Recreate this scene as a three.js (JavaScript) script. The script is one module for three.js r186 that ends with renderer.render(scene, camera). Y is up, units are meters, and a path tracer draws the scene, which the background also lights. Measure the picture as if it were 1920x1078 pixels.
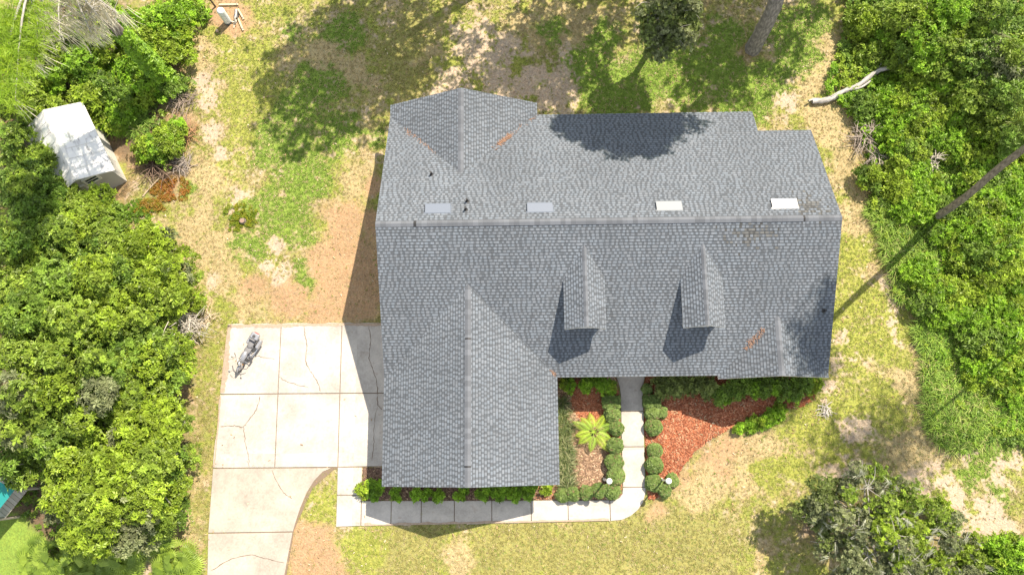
import * as THREE from 'three';
import { mergeGeometries } from 'three/addons/utils/BufferGeometryUtils.js';
import { RoundedBoxGeometry } from 'three/addons/geometries/RoundedBoxGeometry.js';

// ---------------------------------------------------------------- camera, sky, sun, exposure
const scene = new THREE.Scene();
const camera = new THREE.PerspectiveCamera(40.24, 1024 / 574, 0.5, 2500);
camera.position.set(0, 38, 0);          // a drone 38 m up, tilted 12 degrees off straight down
camera.quaternion.setFromRotationMatrix(new THREE.Matrix4().makeBasis(
  new THREE.Vector3(0.999863, -0.012812, 0.010506), new THREE.Vector3(0.012899, 0.203908, -0.978905), new THREE.Vector3(0.0104, 0.978906, 0.204046)));
camera.updateMatrixWorld(true);
const renderer = new THREE.WebGLRenderer({ antialias: true });
renderer.setSize(1024, 574);
renderer.toneMapping = THREE.LinearToneMapping;
renderer.toneMappingExposure = 2.2;
renderer.shadowMap.enabled = true;
renderer.shadowMap.type = THREE.PCFSoftShadowMap;
{ // clear bright sky: blue overhead, paler towards the horizon
  const w = 256, h = 128, d = new Float32Array(w * h * 4);
  for (let j = 0; j < h; j++) for (let i = 0; i < w; i++) {
    const el = ((j + 0.5) / h - 0.5) * Math.PI, s = Math.max(0, Math.sin(el)), k = Math.pow(1 - s, 2.2);
    const o = (j * w + i) * 4;
    d[o] = 0.395 + 0.25 * k; d[o + 1] = 0.425 + 0.24 * k; d[o + 2] = 0.475 + 0.22 * k; d[o + 3] = 1;
  }
  const t = new THREE.DataTexture(d, w, h, THREE.RGBAFormat, THREE.FloatType);
  t.mapping = THREE.EquirectangularReflectionMapping; t.magFilter = THREE.LinearFilter; t.minFilter = THREE.LinearFilter; t.needsUpdate = true;
  scene.background = t; scene.environment = t;
}
const sun = new THREE.DirectionalLight(0xfff1dc, 4.6);
sun.position.set(0.454, 1, -0.542).multiplyScalar(80);
sun.target.position.set(0, 0, -9);
sun.position.add(sun.target.position);
sun.castShadow = true; sun.shadow.mapSize.set(4096, 4096); sun.shadow.bias = -0.0005;
Object.assign(sun.shadow.camera, { left: -45, right: 45, top: 40, bottom: -40, near: 1, far: 200 });
scene.add(sun, sun.target);

const BLOBS = [
  [-14.95, -20.48, 1.55, 6, 0.75], [-16.19, -22.05, 1.03, 6, 0.75], [-13.99, -18.64, 1.55, 6, 0.75], [-15.06, -17.76, 1.29, 6, 0.75],
  [-14.38, -15.68, 1.03, 6, 0.75], [-15.09, -13.95, 0.78, 6, 0.75], [-11.27, -14.18, 1.55, 1, 0.7], [-12.98, -15.36, 1.29, 1, 0.7],
  [-11.91, -16.22, 1.55, 1, 0.7], [-10.96, -13.31, 1.29, 1, 0.7], [-12.79, -11.92, 1.29, 1, 0.7], [-11.71, -11.9, 1.16, 1, 0.7],
  [-14.06, -10.4, 0.78, 1, 0.7], [-13.36, -9.98, 0.65, 1, 0.7], [-10.97, -10.5, 0.78, 1, 0.7], [-10.77, -9.12, 0.72, 1, 0.7],
  [-10.6, -8.3, 0.65, 1, 0.7], [-16.97, -13.4, 0.52, 1, 0.7], [-11.9, -21.97, 0.78, 1, 0.7], [-10.37, -19.18, 1.55, 1, 0.7],
  [-9.34, -21.93, 1.29, 1, 0.7], [-11.43, -17.7, 1.29, 1, 0.7], [-9.14, -16.18, 1.29, 1, 0.7], [-7.48, -15.86, 0.65, 1, 0.7],
  [-17.2, -20.21, 1.03, 2, 0.8], [-17.05, -22.06, 1.03, 2, 0.8], [-15.64, -13.95, 1.55, 2, 0.8], [-16.83, -11.42, 1.55, 2, 0.8],
  [-15.36, -9.73, 1.29, 2, 0.8], [-15.74, -7.56, 1.03, 2, 0.8], [-14.48, -8.62, 1.29, 2, 0.8], [-13.35, -7.52, 1.29, 2, 0.8],
  [-16.7, -9.75, 1.03, 2, 0.8], [-8.41, -19.45, 1.03, 2, 0.8], [-10.43, -20.71, 1.03, 2, 0.8], [-8.51, -13.56, 1.03, 2, 0.8],
  [-16.71, -19.29, 0.65, 3, 1.0], [-16.35, -18.23, 0.57, 3, 1.0], [-15.94, -16.29, 0.47, 3, 1.0], [-15.31, -15.11, 0.52, 3, 1.0],
  [-16.92, -21.13, 0.31, 3, 1.0], [-14.46, -12.65, 0.65, 3, 1.0], [-12.3, -10.24, 0.52, 3, 1.0], [-12.64, -9.14, 0.57, 3, 1.0],
  [-12.08, -8.59, 0.52, 3, 1.0], [-15.28, -8.63, 0.47, 3, 1.0], [-15.37, -7.96, 0.39, 3, 1.0], [-15.11, -20.85, 0.26, 3, 1.0],
  [-19.28, -12.16, 0.52, 3, 1.0], [-8.92, -9.64, 1.29, 4, 1.05], [-9.4, -8.01, 1.03, 4, 1.05], [-8.71, -11.3, 1.16, 4, 1.05],
  [-8.32, -7.46, 1.03, 4, 1.05], [-9.99, -9.66, 0.78, 4, 1.05], [-7.57, -9.07, 1.03, 4, 1.05], [-7.53, -7.45, 1.03, 4, 1.05],
  [-13.38, -8.06, 1.03, 4, 1.05], [-11.5, -7.5, 1.03, 4, 1.05], [-15.68, -22.98, 1.16, 4, 1.05], [-14.79, -22.49, 0.9, 4, 1.05],
  [-16.38, -22.83, 0.65, 4, 1.05], [-7.36, -11.28, 0.78, 4, 1.05], [-9.88, -6.68, 0.78, 4, 1.05], [-7.41, -13.26, 0.57, 4, 1.05],
  [-1.96, -20.26, 1.55, 3, 0.82], [-3.36, -19.06, 1.03, 3, 0.82], [-0.55, -20.84, 1.03, 3, 0.82], [-1.12, -19.03, 1.29, 3, 0.82],
  [-0.29, -18.41, 1.03, 3, 0.82], [0.83, -18.99, 1.03, 3, 0.82], [1.94, -18.97, 1.16, 3, 0.82], [2.49, -18.36, 1.03, 3, 0.82],
  [2.54, -20.64, 0.52, 3, 0.82], [-2.52, -21.8, 1.03, 3, 0.82], [1.64, -17.78, 1.03, 3, 0.82], [-4.19, -18.48, 0.65, 3, 0.82],
  [0.32, -22.38, 1.29, 2, 0.6], [3.42, -21.7, 1.03, 2, 0.6], [2.31, -22.65, 1.29, 2, 0.6], [-4.78, -20.61, 1.03, 2, 0.6],
  [-1.11, -21.78, 0.78, 6, 0.5], [-2.8, -19.96, 0.52, 6, 0.5], [-0.28, -19.62, 0.65, 6, 0.5], [-1.96, -18.44, 0.65, 6, 0.5],
  [0.86, -21.13, 0.78, 6, 0.5], [-5.91, -20.63, 1.55, 0, 0.7], [-5.36, -21.86, 1.29, 0, 0.7], [-5.88, -19.11, 1.03, 0, 0.7],
  [-5.04, -19.09, 1.03, 0, 0.7], [3.64, -19.85, 1.29, 1, 1.0], [4.98, -18.32, 1.55, 1, 1.0], [6.4, -18.9, 1.55, 1, 1.0],
  [4.54, -21.68, 1.03, 1, 1.0], [9.17, -18.85, 1.81, 1, 1.0], [11.37, -18.51, 1.55, 1, 1.0], [11.02, -21.56, 1.03, 1, 1.0],
  [14.1, -21.51, 1.29, 1, 1.0], [14.81, -19.96, 1.29, 1, 1.0], [10.08, -20.05, 1.03, 1, 1.0], [13.05, -18.79, 1.03, 1, 1.0],
  [7.82, -19.48, 1.55, 1, 1.0], [15.56, -22.1, 1.03, 1, 1.0], [1.72, -21.73, 0.78, 1, 1.0], [11.86, -17.61, 1.29, 1, 1.0],
  [16.42, -19.33, 1.29, 2, 1.0], [17.06, -20.23, 1.03, 2, 1.0], [15.76, -18.14, 1.03, 2, 1.0], [16.5, -17.24, 1.29, 2, 1.0],
  [16.88, -15.47, 1.03, 2, 1.0], [16.98, -13.75, 1.16, 2, 1.0], [16.06, -15.49, 0.78, 2, 1.0], [17.08, -12.05, 1.03, 2, 1.0],
  [16.7, -10.94, 0.78, 2, 1.0], [15.65, -16.96, 0.78, 2, 1.0], [17.63, -14.88, 0.78, 2, 1.0], [16.31, -19.64, 0.65, 3, 0.7],
  [16.9, -12.9, 0.65, 3, 0.7], [16.49, -11.5, 0.52, 3, 0.7], [14.06, -17.57, 0.65, 3, 0.7], [13.31, -22.14, 0.52, 3, 0.7],
  [12.06, -20.47, 0.65, 4, 0.5], [15.91, -16.81, 0.65, 4, 0.5], [16.54, -9.29, 1.03, 6, 0.9], [16.35, -7.41, 1.03, 6, 0.9],
  [17.37, -7.13, 1.03, 6, 0.9], [17.63, -4.76, 1.03, 6, 0.9], [16.35, -4.77, 1.03, 6, 0.9], [16.91, -2.71, 1.03, 6, 0.9],
  [15.45, -6.09, 0.78, 6, 0.9], [15.82, -1.96, 1.03, 6, 0.9], [14.8, -1.98, 1.03, 6, 0.9], [15.17, -8.77, 0.65, 6, 0.9],
  [18.75, -5.52, 0.78, 6, 0.9], [17.84, -1.94, 0.78, 6, 0.9], [18.18, -7.92, 0.41, 3, 1.1], [18.2, -7.12, 0.41, 3, 1.1],
  [18.16, -6.32, 0.41, 3, 1.1], [18.19, -5.66, 0.41, 3, 1.1], [18.17, -5.01, 0.41, 3, 1.1], [15.77, -5.43, 0.31, 3, 1.1],
  [16.07, -4.52, 0.31, 3, 1.1], [15.22, -3.75, 0.31, 3, 1.1], [14.62, -2.74, 0.41, 3, 1.1], [14.51, -2.11, 0.41, 3, 1.1],
  [15.72, -0.96, 0.72, 3, 1.1], [16.24, -1.21, 0.47, 3, 1.1], [15.55, -4.52, 0.21, 3, 1.1], [18.81, -6.05, 0.65, 2, 0.9],
  [19.17, -4.74, 0.65, 2, 0.9], [19.4, -3.45, 0.65, 2, 0.9], [19.51, -2.18, 0.57, 2, 0.9], [19.61, -0.92, 0.57, 2, 0.9],
  [19.27, -0.18, 0.57, 2, 0.9], [17.87, 0.05, 1.03, 2, 0.9], [18.84, 0.31, 1.03, 2, 0.9], [19.26, -5.52, 0.52, 2, 0.9],
  [18.46, -2.95, 0.78, 2, 0.9], [12.57, 0.49, 1.29, 6, 0.7], [13.66, -0.49, 1.03, 6, 0.7], [11.55, 0.72, 1.29, 6, 0.7],
  [14.62, 0.02, 1.03, 6, 0.7], [13.49, -1.49, 1.03, 6, 0.7], [8.82, 0.45, 1.03, 4, 0.75], [7.76, 1.42, 0.9, 4, 0.75],
  [10.1, -0.03, 1.03, 4, 0.75], [9.27, 1.19, 0.78, 4, 0.75], [11.11, -0.02, 0.78, 4, 0.75], [6.32, 2.73, 0.52, 4, 0.75],
  [5.8, 3.2, 0.41, 4, 0.75], [10.87, -0.27, 1.03, 2, 0.9], [10.53, 0.96, 1.03, 2, 0.9], [8.76, 1.43, 1.03, 2, 0.9],
  [-3.0, 4.66, 0.78, 2, 0.9], [-2.75, 5.37, 0.78, 2, 0.9], [7.97, 2.14, 0.9, 2, 0.9], [1.95, 3.52, 0.78, 2, 0.9],
  [11.86, -0.01, 0.78, 2, 0.9], [-9.94, 4.36, 0.98, 4, 0.9], [-10.14, 5.3, 0.93, 4, 0.9], [-9.18, 4.61, 0.72, 4, 0.9],
  [-9.46, 3.77, 0.62, 4, 0.9], [-10.46, 3.65, 0.52, 4, 0.9], [-16.47, -4.91, 0.65, 4, 0.9], [-16.81, -4.13, 0.65, 4, 0.9],
  [-8.9, 5.43, 0.78, 4, 0.9], [-16.32, -2.84, 0.52, 4, 0.9], [-9.51, 2.46, 0.78, 6, 0.6], [-9.04, 1.73, 0.52, 6, 0.6],
  [-9.82, 1.24, 0.39, 6, 0.6], [-6.96, 4.39, 1.03, 6, 0.6], [-7.97, 3.91, 0.65, 6, 0.6], [-5.47, 4.64, 1.55, 0, 0.8],
  [-0.54, 4.68, 2.07, 0, 0.8], [2.9, 4.95, 2.33, 0, 0.8], [7.83, 4.52, 2.33, 0, 0.8], [0.46, 3.98, 1.03, 0, 0.8],
  [-4.49, 3.7, 1.03, 0, 0.8], [5.38, 4.27, 1.55, 0, 0.8], [-16.07, -1.31, 0.78, 2, 0.7], [-15.89, 1.18, 0.78, 2, 0.7],
  [-15.53, 2.64, 0.78, 2, 0.7], [-15.17, 4.08, 0.65, 2, 0.7], [-15.96, 3.6, 0.65, 2, 0.7], [-15.48, -3.86, 0.47, 2, 0.7],
  [-15.31, -5.16, 0.39, 2, 0.7], [-15.21, -0.05, 0.52, 0, 0.8], [-15.17, 2.4, 0.57, 0, 0.8], [-15.17, -1.3, 0.39, 0, 0.8],
  [-14.83, 3.61, 0.52, 0, 0.8], [-17.59, 5.0, 0.78, 3, 0.9], [-18.06, 5.35, 0.52, 3, 0.9], [-23.87, 4.47, 1.55, 1, 1.3],
  [-23.04, 5.19, 1.03, 1, 1.3], [-24.11, 3.52, 1.03, 1, 1.3], [-24.16, -16.42, 3.1, 5, 1.3], [-25.8, -20.98, 2.58, 5, 1.3],
  [-23.07, -22.17, 2.07, 5, 1.3], [-21.14, -19.97, 1.55, 5, 1.3], [-19.34, -22.1, 1.29, 5, 1.3], [-23.38, -9.29, 3.88, 5, 1.3],
  [-23.84, -3.95, 3.88, 5, 1.3], [-20.45, -1.36, 3.88, 5, 1.3], [-20.43, -6.54, 2.84, 5, 1.3], [-21.73, 1.12, 3.1, 5, 1.3],
  [-19.56, 2.6, 2.07, 5, 1.3], [-17.87, -7.58, 1.03, 5, 1.3], [-19.69, -16.35, 1.55, 5, 1.3], [-18.46, -14.86, 1.03, 5, 1.3],
  [-25.34, -7.68, 2.58, 5, 1.3], [-19.88, -18.44, 1.03, 5, 1.3], [-20.23, -16.06, 1.03, 4, 0.8], [-19.57, -14.88, 1.03, 4, 0.8],
  [-20.65, -13.17, 0.65, 4, 0.8], [-17.84, -13.99, 1.03, 4, 0.8], [-18.92, -20.55, 1.03, 4, 0.8], [-18.0, -19.62, 0.78, 4, 0.8],
  [-17.79, -16.91, 0.9, 4, 0.8], [23.17, -20.12, 3.36, 5, 1.3], [23.96, -15.65, 3.1, 5, 1.3], [21.21, -15.41, 2.07, 5, 1.3],
  [20.06, -17.18, 1.29, 5, 1.3], [23.21, -10.02, 3.1, 5, 1.3], [22.0, -10.86, 2.07, 5, 1.3], [22.67, -6.0, 2.84, 5, 1.3],
  [23.6, -3.4, 2.58, 5, 1.3], [21.0, -7.08, 1.55, 5, 1.3], [21.63, -3.93, 2.07, 5, 1.3], [19.97, -21.4, 1.29, 5, 1.3],
  [19.67, -13.71, 1.03, 5, 1.3], [19.21, -12.02, 0.78, 5, 1.3], [18.23, -15.45, 0.78, 5, 1.3], [21.56, -1.4, 1.55, 1, 1.0],
  [21.5, -2.91, 1.55, 1, 1.0], [22.24, -0.89, 1.03, 1, 1.0], [21.8, 0.58, 0.78, 1, 1.0], [22.64, -0.14, 0.78, 1, 1.0],
  [23.28, -1.13, 0.78, 1, 1.0], [23.14, -0.14, 0.57, 3, 0.85], [22.63, 0.84, 0.57, 3, 0.85], [22.16, 1.56, 0.57, 3, 0.85],
  [23.29, 0.6, 0.52, 3, 0.85], [21.61, 0.09, 0.31, 3, 0.85], [21.05, 0.58, 0.31, 3, 0.85], [18.48, 1.28, 0.78, 3, 0.9],
  [19.28, 0.8, 0.65, 3, 0.9], [20.28, 2.74, 0.78, 3, 0.9], [19.94, 1.54, 0.57, 3, 0.9], [21.72, 3.0, 0.78, 3, 0.9],
  [22.08, 3.95, 0.78, 3, 0.9], [21.11, 3.94, 0.65, 3, 0.9], [15.5, 1.25, 0.65, 3, 0.9], [14.48, 1.48, 0.65, 3, 0.9],
  [17.53, 5.31, 0.78, 3, 0.9], [18.89, 2.01, 0.65, 3, 0.9], [17.82, 2.72, 1.29, 5, 0.6], [16.34, 2.71, 1.55, 5, 0.6],
  [20.01, 4.87, 1.55, 5, 0.6], [15.24, 3.88, 1.55, 5, 0.6], [13.3, 3.63, 1.03, 5, 0.6], [20.93, 1.55, 0.65, 1, 0.8],
  [22.06, 2.28, 0.65, 1, 0.8], [18.42, 1.76, 0.52, 1, 0.8], [15.55, 5.64, 0.78, 1, 0.8],
];
const LEFT_TREES = [
  [-23.37, -12.63, 1.27, 5, 2], [-21.94, -10.94, 1.39, 5, 2], [-22.22, -9.35, 1.35, 6, 2], [-20.47, -9.68, 1.37, 5.5, 0],
  [-20.06, -11.04, 1.14, 4, 0], [-21.94, -12.37, 0.72, 3.5, 0], [-19.08, -9.51, 1.05, 4.5, 2], [-17.83, -9.24, 1.4, 4.5, 1],
  [-16.49, -8.44, 0.99, 4, 1], [-16.96, -7.61, 1.45, 4.5, 1], [-18.26, -7.61, 1.35, 6, 0], [-20.37, -7.64, 1.47, 6, 2],
  [-21.81, -7.1, 1.23, 6.5, 2], [-20.87, -5.92, 1.45, 6.5, 0], [-19.03, -5.9, 1.45, 6.5, 0], [-17.75, -6.14, 1.37, 5.5, 1],
  [-16.34, -7.4, 0.67, 3.5, 1], [-17.01, -5.91, 0.98, 4.5, 2], [-21.39, -4.55, 1.34, 6.5, 0], [-19.55, -4.3, 1.56, 6.5, 0],
  [-17.94, -4.22, 1.47, 6, 2], [-17.04, -4.35, 1.4, 4.5, 1], [-16.6, -4.49, 0.76, 3.8, 2], [-20.7, -2.71, 1.32, 7, 3],
  [-19.71, -2.65, 1.47, 6, 1], [-18.34, -2.67, 1.48, 5.5, 1], [-17.05, -2.68, 1.39, 5, 1], [-16.26, -3.62, 0.72, 3.2, 2],
  [-21.22, -1.21, 1.11, 6.5, 3], [-20.25, -1.22, 1.37, 5.5, 2], [-18.79, -1.43, 1.48, 5.5, 1], [-17.27, -1.32, 1.62, 5, 1],
  [-16.15, -1.45, 0.99, 4, 1], [-19.54, 0.11, 1.26, 5.5, 1], [-17.94, 0.24, 1.71, 5.5, 1], [-16.46, 0.04, 1.39, 5, 1],
  [-15.97, 0.16, 0.81, 3.5, 2], [-19.15, 1.64, 1.37, 5.5, 1], [-17.35, 1.85, 1.8, 6, 1], [-16.3, 1.49, 1.17, 4.5, 1],
  [-16.2, 2.46, 0.87, 3, 2], [-18.31, 3.18, 1.27, 5, 1], [-17.25, 3.27, 1.18, 4, 3], [-21.94, 0.32, 0.93, 4.5, 2],
  [-24.26, -16.85, 1.06, 4, 0], [-24.14, -14.8, 0.95, 4, 2], [-23.39, -13.87, 0.84, 3.5, 2],
];
const UPPER_SHRUBS = [
  [-24.02, -16.66, 0.78, 2.6, 1], [-22.86, -17.28, 0.83, 2.4, 1], [-21.86, -17.98, 0.88, 2.4, 1], [-23.21, -18.57, 0.97, 2.8, 0],
  [-21.83, -19.41, 1.09, 2.8, 0], [-23.4, -19.93, 0.97, 3.0, 1], [-20.65, -18.48, 0.94, 2.2, 2], [-20.05, -17.46, 0.79, 1.8, 0],
  [-21.14, -20.56, 0.97, 2.8, 1], [-22.62, -20.99, 0.96, 3.2, 2], [-24.15, -21.22, 0.91, 3.4, 2], [-19.59, -19.54, 0.93, 2.4, 0],
  [-19.04, -18.32, 0.75, 1.8, 0], [-18.6, -21.49, 1.1, 2.6, 0], [-17.64, -22.17, 0.98, 2.4, 0], [-18.12, -20.48, 0.89, 2.2, 1],
  [-17.64, -21.25, 0.7, 1.8, 0], [-19.81, -21.62, 0.97, 3.0, 0], [-21.38, -22.0, 0.96, 3.2, 2], [-19.25, -20.53, 0.83, 2.8, 0],
  [-24.54, -18.22, 0.82, 3, 1], [-18.58, -19.33, 0.65, 1.8, 2], [-17.27, -22.7, 0.5, 1.6, 0], [-21.59, -17.13, 0.6, 1.6, 1],
  [-18.28, -18.9, 0.5, 1.4, 2], [-20.65, -16.97, 0.6, 1.2, 0],
];
const YARD_SHRUBS = [
  [-18.04, -15.45, 0.95, 1.3, 1], [-18.77, -15.24, 0.66, 1.1, 1], [-17.59, -16.2, 0.6, 1.2, 1], [-15.92, 4.8, 0.71, 0.9, 4],
  [-15.5, 4.94, 0.46, 0.7, 4], [-16.58, 5.17, 0.51, 0.7, 4],
];
const PALMETTOS = [
  [-22.35, 4.74, 0.76, 1.0], [-21.47, 4.5, 0.81, 1.1], [-20.62, 4.91, 0.81, 1.0], [-19.81, 5.0, 0.71, 0.9],
  [-18.28, 4.41, 0.81, 1.2], [-17.55, 3.94, 0.85, 1.3], [-16.93, 3.5, 0.66, 1.1], [-18.95, 5.08, 0.66, 0.9],
  [-18.25, 5.14, 0.61, 0.8], [-15.81, 4.74, 0.76, 0.9], [-16.31, 5.04, 0.51, 0.8], [-15.49, 5.06, 0.46, 0.7],
];
const UPPER_RIGHT_TREES = [
  [18.24, -21.5, 0.79, 1.8, 1], [18.81, -20.6, 0.84, 1.8, 1], [19.34, -21.34, 0.98, 2.4, 0], [20.22, -20.85, 1.2, 3.4, 1],
  [21.34, -20.78, 1.19, 3.8, 1], [20.73, -19.32, 1.24, 3.6, 1], [22.32, -19.71, 1.19, 3.6, 0], [23.19, -20.08, 1.21, 4.6, 2],
  [19.84, -19.35, 0.88, 2.6, 0], [20.22, -18.56, 0.88, 2.4, 1], [21.63, -18.29, 1.11, 3, 1], [22.63, -18.32, 1.18, 4.2, 2],
  [23.58, -18.4, 0.98, 4.6, 3], [22.57, -16.99, 1.1, 3.4, 2], [23.37, -16.39, 1.13, 4.2, 2], [21.73, -16.97, 0.88, 2.4, 0],
  [23.68, -14.71, 0.81, 3.6, 2], [23.34, -15.61, 0.87, 3, 0], [18.3, -20.14, 0.65, 1.2, 0], [19.45, -19.25, 0.65, 1.5, 0],
];
const THICKET_SHRUBS = [
  [20.17, -18.07, 0.65, 1.5, 0], [19.35, -17.33, 0.65, 1.2, 0], [18.59, -17.07, 0.61, 1.0, 0], [17.84, -17.08, 0.56, 1.0, 2],
  [20.51, -17.16, 0.9, 1.6, 1], [19.48, -16.82, 0.85, 1.4, 1], [21.2, -16.29, 0.9, 1.6, 1], [20.18, -15.84, 0.95, 1.7, 1],
  [19.12, -15.57, 0.8, 1.3, 0], [18.88, -14.99, 0.65, 1.2, 0], [19.6, -14.65, 0.9, 1.5, 2], [20.64, -15.26, 0.7, 1.5, 0],
  [21.92, -16.1, 0.85, 1.7, 0], [21.89, -15.18, 0.7, 1.5, 0], [22.71, -15.45, 0.85, 1.5, 1], [23.1, -14.07, 0.85, 1.4, 0],
  [22.24, -14.5, 0.75, 1.4, 0], [17.51, -13.19, 0.55, 1.1, 2], [19.02, -13.92, 0.65, 1.2, 0], [19.74, -13.38, 0.66, 1.1, 0],
  [18.91, -12.73, 0.66, 1.0, 1], [24.04, -14.15, 0.71, 1.1, 1], [19.79, -12.74, 0.61, 0.9, 0], [20.54, -12.37, 0.66, 0.9, 0],
  [19.14, -11.6, 0.76, 1.1, 0], [19.88, -11.56, 0.76, 1.2, 0], [20.68, -11.44, 0.66, 1.1, 2], [22.65, -12.89, 0.76, 1.2, 0],
  [23.36, -12.71, 0.75, 1.3, 2], [24.14, -12.13, 0.8, 1.4, 0], [23.22, -11.43, 0.85, 1.5, 0], [22.2, -11.2, 0.75, 1.4, 2],
  [23.81, -10.46, 0.8, 1.6, 1], [22.75, -10.21, 0.85, 1.6, 0], [21.83, -10.27, 0.75, 1.4, 0], [20.94, -10.35, 0.66, 1.1, 0],
  [20.36, -10.27, 0.56, 0.9, 2], [23.32, -9.12, 0.85, 1.7, 1], [22.32, -8.89, 0.85, 1.6, 2], [23.51, -7.81, 0.8, 1.7, 1],
  [21.54, -9.0, 0.71, 1.1, 1], [22.75, -7.62, 0.8, 1.4, 0], [19.58, -7.95, 0.76, 1.2, 0], [20.24, -7.41, 0.8, 1.3, 1],
  [20.93, -6.88, 0.8, 1.3, 1], [19.63, -6.93, 0.66, 1.1, 2], [20.28, -6.39, 0.7, 1.2, 0], [21.98, -6.88, 0.7, 1.2, 1],
  [21.5, -5.83, 0.8, 1.4, 0], [22.52, -6.31, 0.8, 1.5, 0], [23.4, -6.3, 0.75, 1.5, 1], [23.05, -5.03, 0.85, 1.6, 0],
  [22.09, -4.92, 0.85, 1.5, 2], [21.34, -4.84, 0.65, 1.2, 2], [22.53, -3.81, 0.75, 1.3, 0], [23.23, -3.55, 0.7, 1.3, 1],
  [21.6, -3.59, 0.66, 1.1, 0], [22.0, -3.1, 0.56, 0.9, 2], [23.0, -2.58, 0.66, 1.0, 1], [21.65, 4.95, 0.9, 1.6, 0],
  [21.15, 5.38, 0.6, 1.3, 2],
];
const TALL_GRASS = [
  [18.22, -11.52, 0.57], [18.67, -10.82, 0.67], [19.27, -10.27, 0.62], [18.8, -9.59, 0.67],
  [19.57, -9.45, 0.67], [20.12, -9.71, 0.62], [18.95, -8.64, 0.57], [19.6, -8.64, 0.62],
  [20.71, -9.16, 0.62], [21.29, -8.61, 0.57], [21.7, -11.88, 0.57], [22.14, -13.27, 0.62],
  [22.74, -13.83, 0.52], [24.3, -13.52, 0.52], [19.86, -5.34, 0.57], [20.47, -5.07, 0.67],
  [21.05, -4.68, 0.62], [20.24, -4.3, 0.67], [20.92, -3.65, 0.67], [20.01, -3.41, 0.62],
  [20.58, -2.9, 0.72], [20.01, -2.4, 0.62], [21.3, -2.64, 0.72], [20.72, -2.02, 0.72],
  [22.02, -2.38, 0.67], [19.92, -1.65, 0.62], [20.61, -1.15, 0.72], [21.42, -1.64, 0.72],
  [22.15, -1.5, 0.67], [19.94, -0.78, 0.57], [20.65, -0.53, 0.62], [21.55, -0.77, 0.67],
  [22.48, -2.12, 0.62], [22.9, -1.49, 0.52], [20.22, -6.24, 0.47], [18.82, -7.45, 0.47],
  [-20.92, -17.71, 0.57], [-20.57, -16.97, 0.52], [-19.88, -16.96, 0.52], [-21.58, -17.28, 0.47],
];
const BOXWOODS = [
  [4.28, -1.65, 0.37], [4.43, -1.0, 0.33], [4.35, -0.19, 0.35], [4.3, 0.57, 0.37],
  [4.35, 1.2, 0.37], [4.15, 1.87, 0.33], [1.85, 2.04, 0.29], [2.34, 2.0, 0.32],
  [2.96, 1.93, 0.32], [3.54, 1.84, 0.3], [6.0, -2.83, 0.25], [6.2, -1.73, 0.35],
  [6.22, -1.06, 0.38], [6.24, 0.05, 0.35], [6.16, 0.71, 0.37], [6.1, 1.51, 0.38],
  [6.6, 1.9, 0.3], [6.63, -1.72, 0.25], [6.99, 1.44, 0.28],
];
const CUBE_BOXWOODS = [
  [4.25, -2.22, 0.35], [6.19, -2.25, 0.35],
];
const HEDGE_LEFT = [
  [2.23, -3.09, 0.38], [3.12, -3.1, 0.38], [3.75, -3.12, 0.33], [4.25, -2.94, 0.28],
];
const HEDGE_OLIVE = [
  [6.68, -2.93, 0.51], [7.36, -2.97, 0.51], [8.06, -2.91, 0.56], [8.73, -2.85, 0.46],
];
const HEDGE_GREEN = [
  [9.46, -2.55, 0.56], [10.18, -2.74, 0.51], [10.84, -2.84, 0.51], [11.54, -2.88, 0.51],
  [12.19, -2.77, 0.51], [12.83, -2.59, 0.46], [13.35, -2.91, 0.41],
];
const HEDGE_LIME = [
  [13.9, -2.92, 0.41],
];
const LOW_PLANTS = [
  [10.82, -1.16, 0.35], [10.2, -0.94, 0.2], [11.79, -1.42, 0.33], [12.22, -1.69, 0.3],
  [11.25, -1.2, 0.23],
];
const BED_SHRUBS = [
  [-6.86, 1.76, 0.46], [-5.92, 1.82, 0.35], [-5.0, 1.85, 0.28], [-4.57, 1.91, 0.28],
  [-3.93, 1.96, 0.28], [-2.88, 1.92, 0.33], [-1.87, 1.86, 0.38], [-1.15, 1.84, 0.41],
  [-0.3, 1.88, 0.41], [0.29, 1.83, 0.38],
];
const LIME_SHRUBS = [
  [-7.44, 1.71, 0.33], [1.09, 1.72, 0.25],
];
const STRAPPY = [
  [1.98, -2.16, 0.18], [1.94, -1.65, 0.18], [2.15, -1.1, 0.23], [1.96, -0.31, 0.2],
  [2.2, -0.06, 0.2], [1.97, 0.23, 0.23], [2.19, 0.52, 0.2], [1.93, 0.77, 0.23],
  [2.1, 1.11, 0.23], [1.92, 1.4, 0.2], [2.16, 1.54, 0.18], [1.98, 1.73, 0.18],
  [1.92, -0.73, 0.18],
];
// ---------------------------------------------------------------- helpers
function rng(seed) { let a = seed >>> 0; return () => { a = (a + 0x6D2B79F5) | 0; let t = Math.imul(a ^ (a >>> 15), 1 | a); t = (t + Math.imul(t ^ (t >>> 7), 61 | t)) ^ t; return ((t ^ (t >>> 14)) >>> 0) / 4294967296; }; }
const V = (x, y, z) => new THREE.Vector3(x, y, z);
const lin = (r, g, b) => new THREE.Color().setRGB(r, g, b);
const lerp = (a, b, t) => a + (b - a) * t;
const taken = {};
function numbered(name) { const n = taken[name] = (taken[name] ?? -1) + 1; return n ? `${name}_${String(n).padStart(3, '0')}` : name; }
function shade(o) { o.castShadow = true; o.receiveShadow = true; return o; }
function tag(o, label, category, group) { o.userData.label = label; o.userData.category = category; if (group) o.userData.group = group; return o; }
function thing(name, label, category, p = [0, 0, 0], turn = 0, group) {
  const g = new THREE.Group(); g.name = numbered(name); g.position.set(...p); g.rotation.y = turn; scene.add(g);
  return tag(g, label, category, group);
}
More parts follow.
